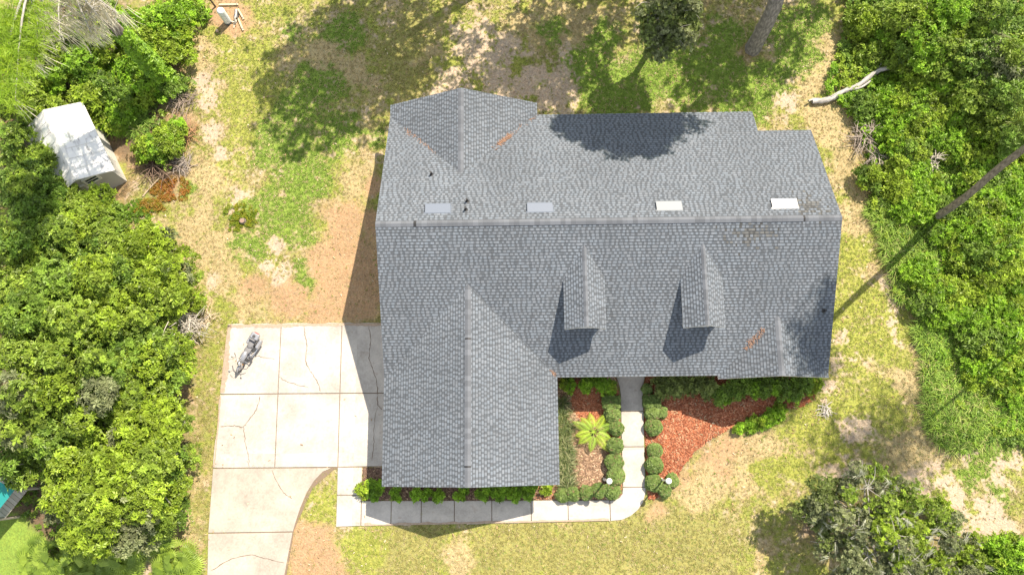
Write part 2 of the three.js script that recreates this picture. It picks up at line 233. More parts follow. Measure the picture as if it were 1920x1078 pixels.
function part(name, geo, mat, parent, label) { const m = shade(new THREE.Mesh(geo, mat)); m.name = name; parent.add(m); if (label) m.userData.label = label; return m; }
function structure(name, geo, mat) { const m = shade(new THREE.Mesh(geo, mat)); m.name = numbered(name); m.userData.kind = 'structure'; scene.add(m); return m; }
function std(r, g, b, rough = 0.85, extra = {}) { return new THREE.MeshStandardMaterial({ color: lin(r, g, b), roughness: rough, ...extra }); }
const M4 = new THREE.Matrix4(), Q4 = new THREE.Quaternion(), E4 = new THREE.Euler();
function placed(geo, x, y, z, rx = 0, ry = 0, rz = 0, sx = 1, sy = sx, sz = sx) { return geo.applyMatrix4(new THREE.Matrix4().compose(V(x, y, z), new THREE.Quaternion().setFromEuler(new THREE.Euler(rx, ry, rz)), V(sx, sy, sz))); }
const box = (w, h, d, x = 0, y = 0, z = 0, ry = 0) => placed(new THREE.BoxGeometry(w, h, d), x, y, z, 0, ry, 0);
const rbox = (w, h, d, r, x = 0, y = 0, z = 0, ry = 0) => placed(new RoundedBoxGeometry(w, h, d, 2, r), x, y, z, 0, ry, 0);
function merged(list) { return mergeGeometries(list.map(g => { const q = g.index ? g.toNonIndexed() : g; for (const k of Object.keys(q.attributes)) if (!['position', 'normal', 'uv'].includes(k)) q.deleteAttribute(k); if (!q.attributes.uv) q.setAttribute('uv', new THREE.BufferAttribute(new Float32Array(q.attributes.position.count * 2), 2)); return q; })); }
function rod(a, b, r0, r1 = r0, seg = 7) { // tapered bar from a to b
  const d = b.clone().sub(a), g = new THREE.CylinderGeometry(r1, r0, d.length(), seg, 1);
  g.applyQuaternion(new THREE.Quaternion().setFromUnitVectors(V(0, 1, 0), d.clone().normalize())); g.translate((a.x + b.x) / 2, (a.y + b.y) / 2, (a.z + b.z) / 2); return g;
}
function limb(pts, r0, r1, seg = 8, wob = 0, rand) { // tapered tube through points
  const c = new THREE.CatmullRomCurve3(pts), n = Math.max(4, pts.length * 4), fr = c.computeFrenetFrames(n), pos = [], idx = [], uv = [], L = c.getLength();
  for (let i = 0; i <= n; i++) {
    const t = i / n, p = c.getPoint(t), r = lerp(r0, r1, t);
    for (let j = 0; j <= seg; j++) {
      const a = j / seg * Math.PI * 2, rr = r * (1 + (rand && j < seg ? (rand() - 0.5) * wob : 0));
      const q = p.clone().addScaledVector(fr.normals[i], Math.cos(a) * rr).addScaledVector(fr.binormals[i], Math.sin(a) * rr);
      pos.push(q.x, q.y, q.z); uv.push(j / seg * r0 * 6.28, t * L);
      if (i < n && j < seg) { const k = i * (seg + 1) + j; idx.push(k, k + 1, k + seg + 1, k + 1, k + seg + 2, k + seg + 1); }
    }
  }
  const g = new THREE.BufferGeometry(); g.setAttribute('position', new THREE.Float32BufferAttribute(pos, 3)); g.setAttribute('uv', new THREE.Float32BufferAttribute(uv, 2)); g.setIndex(idx); g.computeVertexNormals(); return g;
}
function slab(pts, y0, y1, bevel = 0.015) { // flat slab with an outline in x, z; uv in metres
  const s = new THREE.Shape(pts.map(([x, z]) => new THREE.Vector2(x, -z)));
  const g = new THREE.ExtrudeGeometry(s, { depth: y1 - y0 - bevel, bevelEnabled: bevel > 0, bevelThickness: bevel, bevelSize: bevel, bevelOffset: -bevel, bevelSegments: 1 });
  g.rotateX(-Math.PI / 2); g.translate(0, y0, 0);
  const p = g.attributes.position, uv = new Float32Array(p.count * 2);
  for (let i = 0; i < p.count; i++) { uv[i * 2] = p.getX(i) / 8; uv[i * 2 + 1] = p.getZ(i) / 8; }
  g.setAttribute('uv', new THREE.BufferAttribute(uv, 2)); return g;
}
// tileable value noise
const NS = 256, NT = (() => { const r = rng(77), a = new Float32Array(NS * NS); for (let i = 0; i < a.length; i++) a[i] = r(); return a; })();
function vn(x, y) {
  const xi = Math.floor(x), yi = Math.floor(y); let fx = x - xi, fy = y - yi; fx = fx * fx * (3 - 2 * fx); fy = fy * fy * (3 - 2 * fy);
  const x0 = xi & 255, x1 = (xi + 1) & 255, y0 = (yi & 255) << 8, y1 = ((yi + 1) & 255) << 8;
  return lerp(lerp(NT[y0 + x0], NT[y0 + x1], fx), lerp(NT[y1 + x0], NT[y1 + x1], fx), fy);
}
function fbm(x, y, n = 3) { let s = 0, a = 0.5, t = 0; for (let i = 0; i < n; i++) { s += a * vn(x, y); t += a; a *= 0.5; x = x * 2.03 + 17.1; y = y * 2.03 + 9.7; } return s / t; }
function tex(w, h, f, srgb = true, wrap = THREE.RepeatWrapping) { // f(u, v) -> linear r, g, b
  const d = new Uint8Array(w * h * 4), e = x => { x = Math.min(1, Math.max(0, x)); return srgb ? (x <= 0.0031308 ? 12.92 * x : 1.055 * Math.pow(x, 1 / 2.4) - 0.055) * 255 : x * 255; };
  for (let j = 0; j < h; j++) for (let i = 0; i < w; i++) { const c = f((i + 0.5) / w, (j + 0.5) / h), o = (j * w + i) * 4; d[o] = e(c[0]); d[o + 1] = e(c[1]); d[o + 2] = e(c[2]); d[o + 3] = 255; }
  const t = new THREE.DataTexture(d, w, h); if (srgb) t.colorSpace = THREE.SRGBColorSpace; t.wrapS = t.wrapT = wrap; t.magFilter = THREE.LinearFilter; t.minFilter = THREE.LinearMipmapLinearFilter; t.generateMipmaps = true; t.needsUpdate = true; return t;
}
const inside = (poly, x, z) => { let c = false; for (let i = 0, j = poly.length - 1; i < poly.length; j = i++) { const [a, b] = poly[i], [d, e] = poly[j]; if ((b > z) !== (e > z) && x < (d - a) * (z - b) / (e - b) + a) c = !c; } return c; };

// many small copies of one geometry, joined into one part (leaves, blades, chips)
function scatter(name, geo, mat, parent, items) { // items: { m: Matrix4, c: Color }
  const o = shade(new THREE.InstancedMesh(geo, mat, items.length)); o.name = name; o.userData.kind = 'stuff';
  items.forEach((it, i) => { o.setMatrixAt(i, it.m); o.setColorAt(i, it.c); });
  parent.add(o); return o;
}
const UPV = V(0, 1, 0);
function lookItem(p, dir, spin, s, c) {
  const q = new THREE.Quaternion().setFromUnitVectors(UPV, dir.clone().normalize()).multiply(Q4.setFromAxisAngle(UPV, spin));
  return { m: new THREE.Matrix4().compose(p, q, typeof s === 'number' ? V(s, s, s) : s), c };
}
// a spray of folded leaves round +y
function leafSpray(n, len, wid, tilt, seed, curl = 0.25) {
  const r = rng(seed), pos = [];
  for (let i = 0; i < n; i++) {
    const a = (i + r() * 0.6) / n * Math.PI * 2, e = tilt + (r() - 0.5) * 0.7, L = len * (0.7 + r() * 0.5), w = wid * (0.75 + r() * 0.5) / 2;
    const d = V(Math.cos(a) * Math.cos(e), Math.sin(e), Math.sin(a) * Math.cos(e)), s = V(-Math.sin(a), 0, Math.cos(a)), n2 = d.clone().cross(s).multiplyScalar(-1);
    const o = d.clone().multiplyScalar(len * 0.12 * r()).add(V(0, (r() - 0.5) * len * 0.5, 0));
    const mid = o.clone().addScaledVector(d, L * 0.45), tip = o.clone().addScaledVector(d, L).addScaledVector(UPV, -curl * L);
    const lf = mid.clone().addScaledVector(s, w).addScaledVector(n2, w * 0.35), rt = mid.clone().addScaledVector(s, -w).addScaledVector(n2, w * 0.35);
    for (const p of [o, lf, tip, o, tip, rt]) pos.push(p.x, p.y, p.z);
  }
  const g = new THREE.BufferGeometry(); g.setAttribute('position', new THREE.Float32BufferAttribute(pos, 3)); g.computeVertexNormals(); return g;
}
function blades(n, len, wid, lean, seed) { // a tuft of grass or needles round +y
  const r = rng(seed), pos = [];
  for (let i = 0; i < n; i++) {
    const a = r() * 6.283, le = lean * (0.4 + r()), L = len * (0.6 + r() * 0.6), d = V(Math.cos(a), 0, Math.sin(a)), s = V(-d.z, 0, d.x).multiplyScalar(wid / 2);
    const b = d.clone().multiplyScalar(len * 0.08), m = b.clone().addScaledVector(d, L * 0.4 * le).addScaledVector(UPV, L * 0.55), t = b.clone().addScaledVector(d, L * le).addScaledVector(UPV, L * (0.95 - 0.5 * le * le));
    const b1 = b.clone().add(s), b2 = b.clone().sub(s), m1 = m.clone().add(s), m2 = m.clone().sub(s);
    for (const p of [b1, b2, m1, b2, m2, m1, m1, m2, t]) pos.push(p.x, p.y, p.z);
  }
  const g = new THREE.BufferGeometry(); g.setAttribute('position', new THREE.Float32BufferAttribute(pos, 3)); g.computeVertexNormals(); return g;
}
const leafMat = new THREE.MeshPhysicalMaterial({ color: 0xffffff, roughness: 0.48, transmission: 0.42, thickness: 0, side: THREE.DoubleSide, specularIntensity: 0.5 });
const bladeMat = new THREE.MeshStandardMaterial({ color: 0xffffff, roughness: 0.9, side: THREE.DoubleSide });
const barkTex = tex(256, 256, (u, v) => { const n = fbm(u * 20, v * 4, 4), f = vn(u * 60, v * 14); const k = 0.06 + 0.26 * n * n + 0.05 * f; return [k * 1.05, k * 0.9, k * 0.76]; });
const barkMat = new THREE.MeshStandardMaterial({ map: barkTex, roughness: 0.95, bumpMap: barkTex, bumpScale: 0.02 });
const greyTex = tex(256, 256, (u, v) => { const n = fbm(u * 20, v * 5, 4), f = vn(u * 60, v * 20); const k = 0.16 + 0.34 * n * n + 0.08 * f; return [k * 1.03, k * 0.98, k * 0.9]; });
const greyBarkMat = new THREE.MeshStandardMaterial({ map: greyTex, roughness: 0.95, bumpMap: greyTex, bumpScale: 0.015 });

// ---------------------------------------------------------------- ground
// soils: 0 olive lawn, 1 green grass, 2 dry straw, 3 pale sand, 4 red-brown soil, 5 leaf litter, 6 yellow-green grass
const SOIL = [[0.245, 0.232, 0.072], [0.17, 0.25, 0.036], [0.365, 0.292, 0.15], [0.415, 0.325, 0.24], [0.34, 0.222, 0.125], [0.13, 0.09, 0.055], [0.265, 0.28, 0.055]];
const GX0 = -34, GZ0 = -32, GW = 68, GD = 44;
const FN = [], FW = 204, FH = 132;
for (let t = 0; t < 7; t++) FN.push(new Float32Array(FW * FH).fill(t === 0 ? 0.34 : t === 6 ? 0.28 : t === 1 ? 0.14 : 0.08));
for (const [x, z, r, t, s] of BLOBS) {
  const i0 = Math.max(0, Math.floor((x - 2.6 * r - GX0) / GW * FW)), i1 = Math.min(FW - 1, Math.ceil((x + 2.6 * r - GX0) / GW * FW)), j0 = Math.max(0, Math.floor((z - 2.6 * r - GZ0) / GD * FH)), j1 = Math.min(FH - 1, Math.ceil((z + 2.6 * r - GZ0) / GD * FH));
  for (let j = j0; j <= j1; j++) for (let i = i0; i <= i1; i++) {
    const dx = GX0 + (i + 0.5) / FW * GW - x, dz = GZ0 + (j + 0.5) / FH * GD - z, w = s * Math.exp(-(dx * dx + dz * dz) / (r * r));
    FN[t][j * FW + i] = Math.max(FN[t][j * FW + i], FN[t][j * FW + i] * 0.45 + w);
  }
}
const wts = new Float32Array(7);
function soilWeights(x, z) {
  const u = Math.min(FW - 1.001, Math.max(0, (x - GX0) / GW * FW - 0.5)), v = Math.min(FH - 1.001, Math.max(0, (z - GZ0) / GD * FH - 0.5)), i = Math.floor(u), j = Math.floor(v), fx = u - i, fy = v - j;
  const n1 = fbm(x * 0.9 + 5, z * 0.9, 3), n2 = fbm(x * 2.4 + 40, z * 2.4 + 11, 3), n3 = vn(x * 9 + 3, z * 9 + 70);
  let t = 0;
  for (let k = 0; k < 7; k++) {
    const a = FN[k], f = lerp(lerp(a[j * FW + i], a[j * FW + i + 1], fx), lerp(a[(j + 1) * FW + i], a[(j + 1) * FW + i + 1], fx), fy);
    const nn = k === 3 ? (n2 - 0.5) * 1.15 + (n3 - 0.5) * 0.6 : k === 1 || k === 6 ? (0.5 - n2) * 0.8 + (n1 - 0.5) * 0.7 - (n3 - 0.5) * 0.3 : k === 2 ? (0.5 - n1) * 0.8 + (n2 - 0.5) * 0.5 + (n3 - 0.5) * 0.25 : k === 4 ? (0.5 - n1) * 0.5 : (n1 - 0.5) * 0.3;
    wts[k] = Math.exp((f + nn * 0.95) * 10); t += wts[k];
  }
  for (let k = 0; k < 7; k++) wts[k] /= t;
  return wts;
}
const groundMap = tex(2048, 1325, (u, v) => {
  const x = GX0 + u * GW, z = GZ0 + v * GD, w = soilWeights(x, z); let r = 0, g = 0, b = 0;
  for (let k = 0; k < 7; k++) { r += w[k] * SOIL[k][0]; g += w[k] * SOIL[k][1]; b += w[k] * SOIL[k][2]; }
  const gr = 0.62 + 0.42 * vn(x * 21, z * 21) + 0.36 * (vn(x * 47 + 9, z * 47) - 0.25) + 0.25 * (fbm(x * 1.3 + 90, z * 1.3, 3) - 0.5), h = (vn(x * 14 + 31, z * 14 + 2) - 0.5) * 0.12;
  return [r * gr * (1 + h), g * gr, b * gr * (1 - h)];
}, true, THREE.MirroredRepeatWrapping);
const groundBump = tex(512, 512, (u, v) => { const n = 0.5 * vn(u * 64, v * 64) + 0.5 * vn(u * 128, v * 128); return [n, n, n]; }, false);
groundBump.repeat.set(17, 11);
{
  const S = 800, g = new THREE.PlaneGeometry(S, S, 1, 1); g.rotateX(-Math.PI / 2);
  const p = g.attributes.position, uv = g.attributes.uv;
  for (let i = 0; i < p.count; i++) uv.setXY(i, (p.getX(i) - GX0) / GW, (p.getZ(i) - GZ0) / GD);
  structure('ground', g, new THREE.MeshStandardMaterial({ map: groundMap, roughness: 1, bumpMap: groundBump, bumpScale: 0.03 }));
}
// ---------------------------------------------------------------- concrete drive and walks
const concreteMap = tex(1024, 1024, (u, v) => {
  const a = fbm(u * 8, v * 8, 4), b = vn(u * 128, v * 128), c = fbm(u * 32 + 7, v * 32, 3), d = vn(u * 256 + 5, v * 256);
  let k = 0.37 + 0.2 * (a - 0.5) + 0.05 * (b - 0.5) + 0.11 * (c - 0.5) + 0.04 * (d - 0.5); const stain = Math.max(0, c - 0.66) * 0.9; k -= stain * 0.4;
  return [k * 1.035, k * 0.965 - stain * 0.05, k * 0.885 - stain * 0.09];
});
const concrete = new THREE.MeshStandardMaterial({ map: concreteMap, roughness: 0.9, bumpMap: concreteMap, bumpScale: 0.004 });
const oldConcrete = new THREE.MeshStandardMaterial({ map: concreteMap, color: lin(0.88, 0.85, 0.80), roughness: 0.92, bumpMap: concreteMap, bumpScale: 0.005 });
const dirt = std(0.17, 0.125, 0.092, 1), crackDirt = std(0.15, 0.115, 0.09, 1);
const pave = (name, kids) => { const g = new THREE.Group(); g.name = name; g.userData.kind = 'structure'; scene.add(g); return g; };
const rough = (pts, amp, seed, step = 0.3) => { // ragged outline of an old slab edge
  const r = rng(seed), o = [];
  pts.forEach((p, i) => { const q = pts[(i + 1) % pts.length]; o.push([p[0], p[1]]); if (!p[2]) return; const L = Math.hypot(q[0] - p[0], q[1] - p[1]), n = Math.floor(L / step); for (let k = 1; k < n; k++) o.push([lerp(p[0], q[0], k / n) + (r() - 0.5) * amp, lerp(p[1], q[1], k / n) + (r() - 0.5) * amp]); });
  return o;
};
const drive = pave('driveway'), J = 0.016;
const TOP = 0.06;
const driveSlabs = [
  [[-14.42, -6.24, 1], [-11.78 - J, -6.24], [-11.77 - J, -2.82 - J], [-14.56, -2.83 - J, 1]],
  [[-11.78 + J, -6.24, 1], [-8.78 - J, -6.23], [-8.77 - J, -2.81 - J], [-11.77 + J, -2.82 - J]],
  [[-8.78 + J, -6.23, 1], [-5.79, -6.22], [-5.79, -2.80 - J], [-8.77 + J, -2.81 - J]],
  [[-14.57, -2.81 + J], [-11.77 - J, -2.81 + J], [-11.75 - J, 0.66 - J], [-14.68, 0.65 - J, 1]],
  [[-11.77 + J, -2.81 + J], [-8.77 - J, -2.80 + J], [-8.75 - J, 0.66 - J], [-11.75 + J, 0.66 - J]],
  [[-8.77 + J, -2.80 + J], [-5.79, -2.79 + J], [-5.79, 0.64 - J], [-8.75 + J, 0.66 - J]],
  [[-14.68, 0.66 + J], [-9.05, 0.68 + J], [-9.45, 0.86], [-9.85, 1.28], [-10.18, 1.82], [-10.45, 2.5], [-10.66, 3.2], [-10.75, 3.58 - J], [-14.71, 3.60 - J]],
  [[-14.71, 3.61 + J], [-10.76, 3.59 + J], [-10.92, 4.6], [-11.05, 5.5], [-11.25, 7.2], [-11.45, 8.4 - J], [-14.62, 8.4 - J], [-14.60, 6.5], [-14.64, 5.0]],
  [[-14.62, 8.4 + J], [-11.45, 8.4 + J], [-11.6, 10], [-11.7, 14], [-14.8, 14], [-14.65, 10]],
];
driveSlabs.forEach((p, i) => part('slab', slab(rough(p, 0.07, 50 + i), 0.0, TOP + (i % 3) * 0.002), i < 6 ? concrete : oldConcrete, drive));
part('joint_filler', slab([[-14.4, -6.15], [-5.85, -6.15], [-5.85, 0.58], [-8.9, 0.75], [-9.9, 1.6], [-10.7, 3.5], [-11.55, 10], [-14.6, 10]], -0.05, 0.03, 0), dirt, drive);
function crack(pts, parent, w = 0.03, y = TOP + 0.008) { // dirt-filled crack, a thin wandering ribbon
  const r = rng(Math.round(Math.abs(pts[0][0]) * 1000)), c = new THREE.CatmullRomCurve3(pts.map(([x, z]) => V(x, y, z))), n = pts.length * 5, pos = [], idx = [];
  for (let i = 0; i <= n; i++) { const p = c.getPoint(i / n), t = c.getTangent(i / n), ww = w * (0.35 + r() * 0.8) * (i === 0 || i === n ? 0.3 : 1) / 2, ox = (r() - 0.5) * 0.05, oz = (r() - 0.5) * 0.05; pos.push(p.x - t.z * ww + ox, y, p.z + t.x * ww + oz, p.x + t.z * ww + ox, y, p.z - t.x * ww + oz); if (i < n) idx.push(i * 2, i * 2 + 1, i * 2 + 2, i * 2 + 1, i * 2 + 3, i * 2 + 2); }
  const g = new THREE.BufferGeometry(); g.setAttribute('position', new THREE.Float32BufferAttribute(pos, 3)); g.setAttribute('uv', new THREE.Float32BufferAttribute(new Float32Array(pos.length / 3 * 2), 2)); g.setIndex(idx); g.computeVertexNormals();
  part('crack', g, crackDirt, parent);
}
for (const c of [
  [[-10.64, -6.1], [-10.57, -5.63], [-10.44, -5.1], [-10.49, -4.52], [-10.34, -4.05], [-10.07, -3.66], [-9.82, -3.27], [-9.7, -2.91]],
  [[-11.72, -3.61], [-11.17, -3.34], [-10.3, -3.1]],
  [[-12.61, -2.74], [-12.78, -2.08], [-13.07, -1.65], [-13.35, -1.28], [-13.76, -1.33], [-14.48, -1.27]],
  [[-13.35, -1.28], [-13.2, -0.53], [-13.01, 0.22], [-12.96, 0.62]],
  [[-7.44, -6.11], [-7.34, -5.19], [-7.4, -4.54], [-7.23, -4.02], [-7.0, -3.37], [-6.94, -2.73], [-6.9, -2.22], [-6.71, -2.01]],
  [[-6.9, -2.17], [-7.06, -1.59], [-7.06, -0.46], [-7.14, 0.41]],
  [[-11.87, 0.72], [-11.58, 1.34], [-11.23, 1.83], [-10.84, 2.08]],
  [[-14.45, 5.26], [-13.63, 4.8], [-12.65, 4.57], [-11.9, 4.77], [-11.07, 4.94]],
  [[-12.98, -4.68], [-12.0, -4.49]], [[-14.5, -4.42], [-13.96, -4.57]]]) crack(c, drive, c.length > 4 ? 0.042 : 0.03);
const walk = pave('walkway');
const wx = [-7.58, -6.17, -4.76, -3.21, -1.46, 0.38, 2.1, 4.06];
const walkSlabs = [[[-8.75, 0.66 + J], [-7.6, 0.67 + J], [-7.58, 1.95 - J], [-8.74, 1.95 - J]], [[-8.74, 1.95 + J], [-7.58 - J, 1.95 + J], [-7.58 - J, 3.34], [-8.73, 3.37]]];
for (let i = 0; i < 7; i++) walkSlabs.push([[wx[i] + J, 2.22 + i * 0.012], [wx[i + 1] - J, 2.22 + i * 0.012], [wx[i + 1] - J, 3.33 - i * 0.016, 1], [wx[i] + J, 3.34 - i * 0.016]]);
{ const c = [[4.06 + J, 2.31], [4.3, 2.3], [4.52, 2.2], [4.66, 2.02], [4.7, 1.72 + J], [5.76, 1.72 + J], [5.74, 2.0], [5.6, 2.4], [5.35, 2.75], [5.0, 3.02], [4.6, 3.18], [4.06 + J, 3.23]]; walkSlabs.push(c); }
walkSlabs.push([[4.7, 1.72 - J], [4.72, -0.13 + J], [5.78, -0.13 + J], [5.75, 1.72 - J]], [[4.72, -0.13 - J], [4.75, -1.79 + J], [5.82, -1.79 + J], [5.78, -0.13 - J]],
  [[4.75, -1.79 - J], [4.76, -2.62], [4.72, -3.0], [4.6, -3.4], [4.35, -3.75], [4.35, -4.88], [6.2, -4.88], [6.2, -3.75], [5.95, -3.4], [5.86, -3.0], [5.84, -2.6], [5.82, -1.79 - J]]);
walkSlabs.forEach((p, i) => part('slab', slab(rough(p, 0.05, 90 + i), 0.0, TOP + (i % 2) * 0.003), concrete, walk));
part('joint_filler', merged([slab([[-8.7, 0.7], [-7.65, 0.7], [-7.65, 3.28], [-8.7, 3.28]], -0.05, 0.028, 0), slab([[-7.6, 2.26], [4.3, 2.36], [4.75, 1.9], [4.8, -3.0], [5.75, -3.0], [5.7, 1.9], [5.1, 2.7], [4.3, 3.1], [-7.6, 3.26]], -0.05, 0.03, 0)]), dirt, walk);

// sandy soil washed over the slab edges: thin ragged films
function washed(line, w, seed, parent, m) {
  const r = rng(seed), c = new THREE.CatmullRomCurve3(line.map(([x, z]) => V(x, 0, z)), false, 'catmullrom', 0), L = c.getLength(), n = Math.ceil(L / 0.12), a = [], b = [];
  for (let i = 0; i <= n; i++) { const p = c.getPointAt(i / n), t = c.getTangentAt(i / n), k = w * (0.25 + 1.1 * fbm(i * 0.21 + seed, 3.3, 3) * (0.7 + 0.6 * r())); a.push([p.x, p.z]); b.push([p.x + t.z * -k, p.z + t.x * k]); }
  const g = new THREE.ShapeGeometry(new THREE.Shape([...a, ...b.reverse()].map(([x, z]) => new THREE.Vector2(x, -z)))); g.rotateX(-Math.PI / 2); g.translate(0, TOP + 0.012, 0);
  const q = g.attributes.position, uv = g.attributes.uv; for (let i = 0; i < q.count; i++) uv.setXY(i, q.getX(i) / 2, q.getZ(i) / 2);
  part('washed_soil', g, m, parent);
}
const washTex = tex(256, 256, (u, v) => { const n = fbm(u * 32, v * 32, 4), k = 0.75 + 0.5 * n; return [0.33 * k, 0.255 * k, 0.195 * k]; });
const washMat = new THREE.MeshStandardMaterial({ map: washTex, roughness: 1 });
washed([[-14.4, -6.22], [-12.5, -6.22], [-10, -6.22], [-6.0, -6.2]], 0.16, 3, drive, washMat);
washed([[-14.56, -2.9], [-14.5, -4.5], [-14.4, -6.2]], 0.26, 5, drive, washMat);
washed([[-14.66, 0.6], [-14.6, -1.2], [-14.57, -2.75]], 0.09, 9, drive, washMat);
washed([[4.0, 3.22], [1, 3.25], [-3, 3.3], [-7.4, 3.33]], 0.11, 7, walk, washMat);
// ---------------------------------------------------------------- beds
const redBed = [[5.84, -2.5], [5.9, -3.05], [6.03, -3.6], [6.3, -4.8], [9.2, -4.8], [9.2, -3.6], [14.3, -3.6], [14.0, -2.3], [13.4, -1.9], [12.5, -1.85], [11.4, -1.6], [10.69, -1.27], [9.7, -0.85], [8.87, -0.42], [8.2, 0.1], [7.67, 0.68], [7.3, 1.2], [6.95, 1.75], [6.4, 2.2], [5.86, 2.3], [5.8, 1.0]];
const courtBed = [[1.1, -4.85], [4.3, -4.85], [4.3, -3.7], [4.56, -3.4], [4.7, -2.6], [4.68, 1.7], [4.6, 2.1], [4.3, 2.28], [1.2, 2.28], [1.2, -3.6]];
const redCourt = [[2.35, -2.75], [2.6, -3.3], [4.4, -3.4], [4.66, -2.6], [4.3, -1.9], [3.9, -1.6], [3.4, -1.15], [2.9, -1.3], [2.45, -1.9]];
const frontBed = [[-7.55, 0.7], [-5.8, 0.7], [-5.8, 1.2], [1.2, 1.2], [1.2, 2.26], [-7.55, 2.19]];
const mulchTex = (a, b, s) => tex(512, 512, (u, v) => { const n = 0.5 * vn(u * 128 + s, v * 64) + 0.5 * vn(u * 64, v * 128 + s), k = 0.55 + 0.9 * n * n; return [lerp(a[0], b[0], n) * k, lerp(a[1], b[1], n) * k, lerp(a[2], b[2], n) * k]; });
const redMulch = new THREE.MeshStandardMaterial({ map: mulchTex([0.19, 0.05, 0.022], [0.36, 0.11, 0.05], 3), roughness: 1 });
const brownMulch = new THREE.MeshStandardMaterial({ map: mulchTex([0.14, 0.085, 0.055], [0.34, 0.22, 0.14], 8), roughness: 1 });
const darkMulch = new THREE.MeshStandardMaterial({ map: mulchTex([0.10, 0.055, 0.04], [0.20, 0.12, 0.085], 5), roughness: 1 });
for (const m of [redMulch, brownMulch, darkMulch]) m.map.repeat.set(3, 3);
structure('mulch_bed', slab(redBed, -0.05, 0.02, 0), redMulch);
structure('mulch_bed', slab(redCourt, -0.05, 0.026, 0), redMulch);
structure('planting_bed', slab(courtBed, -0.05, 0.018, 0), brownMulch);
structure('planting_bed', slab(frontBed, -0.05, 0.022, 0), darkMulch);
{ // loose bark chips
  const chip = merged([box(0.095, 0.012, 0.03)]), mat = new THREE.MeshStandardMaterial({ roughness: 1 });
  const r = rng(5), add = (name, label, poly, n, y, cols, ok) => {
    const xs = poly.map(p => p[0]), zs = poly.map(p => p[1]), x0 = Math.min(...xs), x1 = Math.max(...xs), z0 = Math.min(...zs), z1 = Math.max(...zs), it = [];
    for (let i = 0; i < n; i++) { const x = lerp(x0, x1, r()), z = lerp(z0, z1, r()), e = 0.12; if (!inside(poly, x + (r() - 0.5) * e, z + (r() - 0.5) * e) || (ok && !ok(x, z))) continue; const c = r() < 0.05 ? [0.40, 0.30, 0.18] : cols[Math.floor(r() * cols.length)], k = (0.65 + r() * 0.55) * (0.72 + 0.56 * fbm(x * 0.9 + 7, z * 0.9, 3));
      it.push(lookItem(V(x, y + r() * 0.03, z), V((r() - 0.5) * 0.7, 1, (r() - 0.5) * 0.7), r() * 6.28, V(0.6 + r() * 0.9, 1, 0.6 + r() * 0.9), lin(c[0] * k, c[1] * k, c[2] * k))); }
    const o = scatter(name, chip, mat, scene, it); o.name = numbered(name); tag(o, label, 'mulch');
  };
  const red = [[0.38, 0.14, 0.068], [0.32, 0.11, 0.052], [0.45, 0.21, 0.12], [0.25, 0.085, 0.045]], br = [[0.34, 0.22, 0.14], [0.26, 0.16, 0.10], [0.44, 0.31, 0.21], [0.18, 0.11, 0.07]], dk = [[0.16, 0.10, 0.07], [0.22, 0.14, 0.10], [0.11, 0.07, 0.05]];
  const paveClear = (x, z) => !(x < 5.88 && z > -2.6 && z < 2.4);
  add('bark_mulch', 'red bark chips spread in the bed right of the front walk', redBed, 26000, 0.025, red, paveClear);
  add('bark_mulch', 'small patch of red bark chips under the palm', redCourt, 3600, 0.03, red);
  add('bark_mulch', 'brown soil and bark litter in the court bed beside the garage', courtBed, 9000, 0.022, br, (x, z) => !inside(redCourt, x, z) && !(x > 3.95 && z > -2.2) );
  add('bark_mulch', 'red bark chips along the boxwood edge beside the walk', [[4.0, -2.0], [4.66, -2.0], [4.62, 2.05], [4.3, 2.24], [0.6, 2.22], [0.6, 1.3], [1.7, 1.6], [3.6, 1.8], [4.1, 1.2]], 5000, 0.026, red);
  add('bark_mulch', 'dark bark litter in the narrow bed below the garage gable', frontBed, 9000, 0.026, dk);
}

// ---------------------------------------------------------------- house
const X0 = -6.172, X1 = 13.755, ZR = -9.567, ZF = -3.226, ZB = -15.83, PIT = 0.4914, HE = 2.65, HR = HE + PIT * (ZF - ZR);
const GX1 = 1.61, GZ = 1.466, GM = (X0 + GX1) / 2, GH = HE + PIT * (GX1 - X0) / 2, GZ0r = ZF - (GX1 - X0) / 2;          // garage wing
const RX1 = 0.924, RZ = -16.47, RM = (X0 + RX1) / 2, RH = HE + PIT * (RX1 - X0) / 2, RZ0 = ZB + (RX1 - X0) / 2;          // rear wing
const SX0 = 8.85, SZ = -3.06, SM = (SX0 + X1) / 2, SH = HE + PIT * (X1 - SX0) / 2, SZ0 = ZF - (X1 - SX0) / 2;            // small front gable
const XS = 11.27, ZS = -14.59;                                                                                          // recessed rear corner
const mainH = z => z > ZR ? HR - PIT * (z - ZR) : HR - PIT * (ZR - z);
const house = thing('house', 'large house with grey shingle roof, two dormers and a front garage wing', 'house');
const roof = new THREE.Group(); roof.name = 'roof'; house.add(roof);
const trimWhite = std(0.74, 0.73, 0.70, 0.6);
const sidingTex = tex(64, 512, (u, v) => { const n = vn(u * 30, v * 200), k = 0.62 + 0.05 * n; return [k, k * 0.97, k * 0.9]; });
const siding = new THREE.MeshStandardMaterial({ map: sidingTex, roughness: 0.8 });
const glassDark = new THREE.MeshPhysicalMaterial({ color: lin(0.03, 0.04, 0.045), roughness: 0.08, metalness: 0, specularIntensity: 1 });

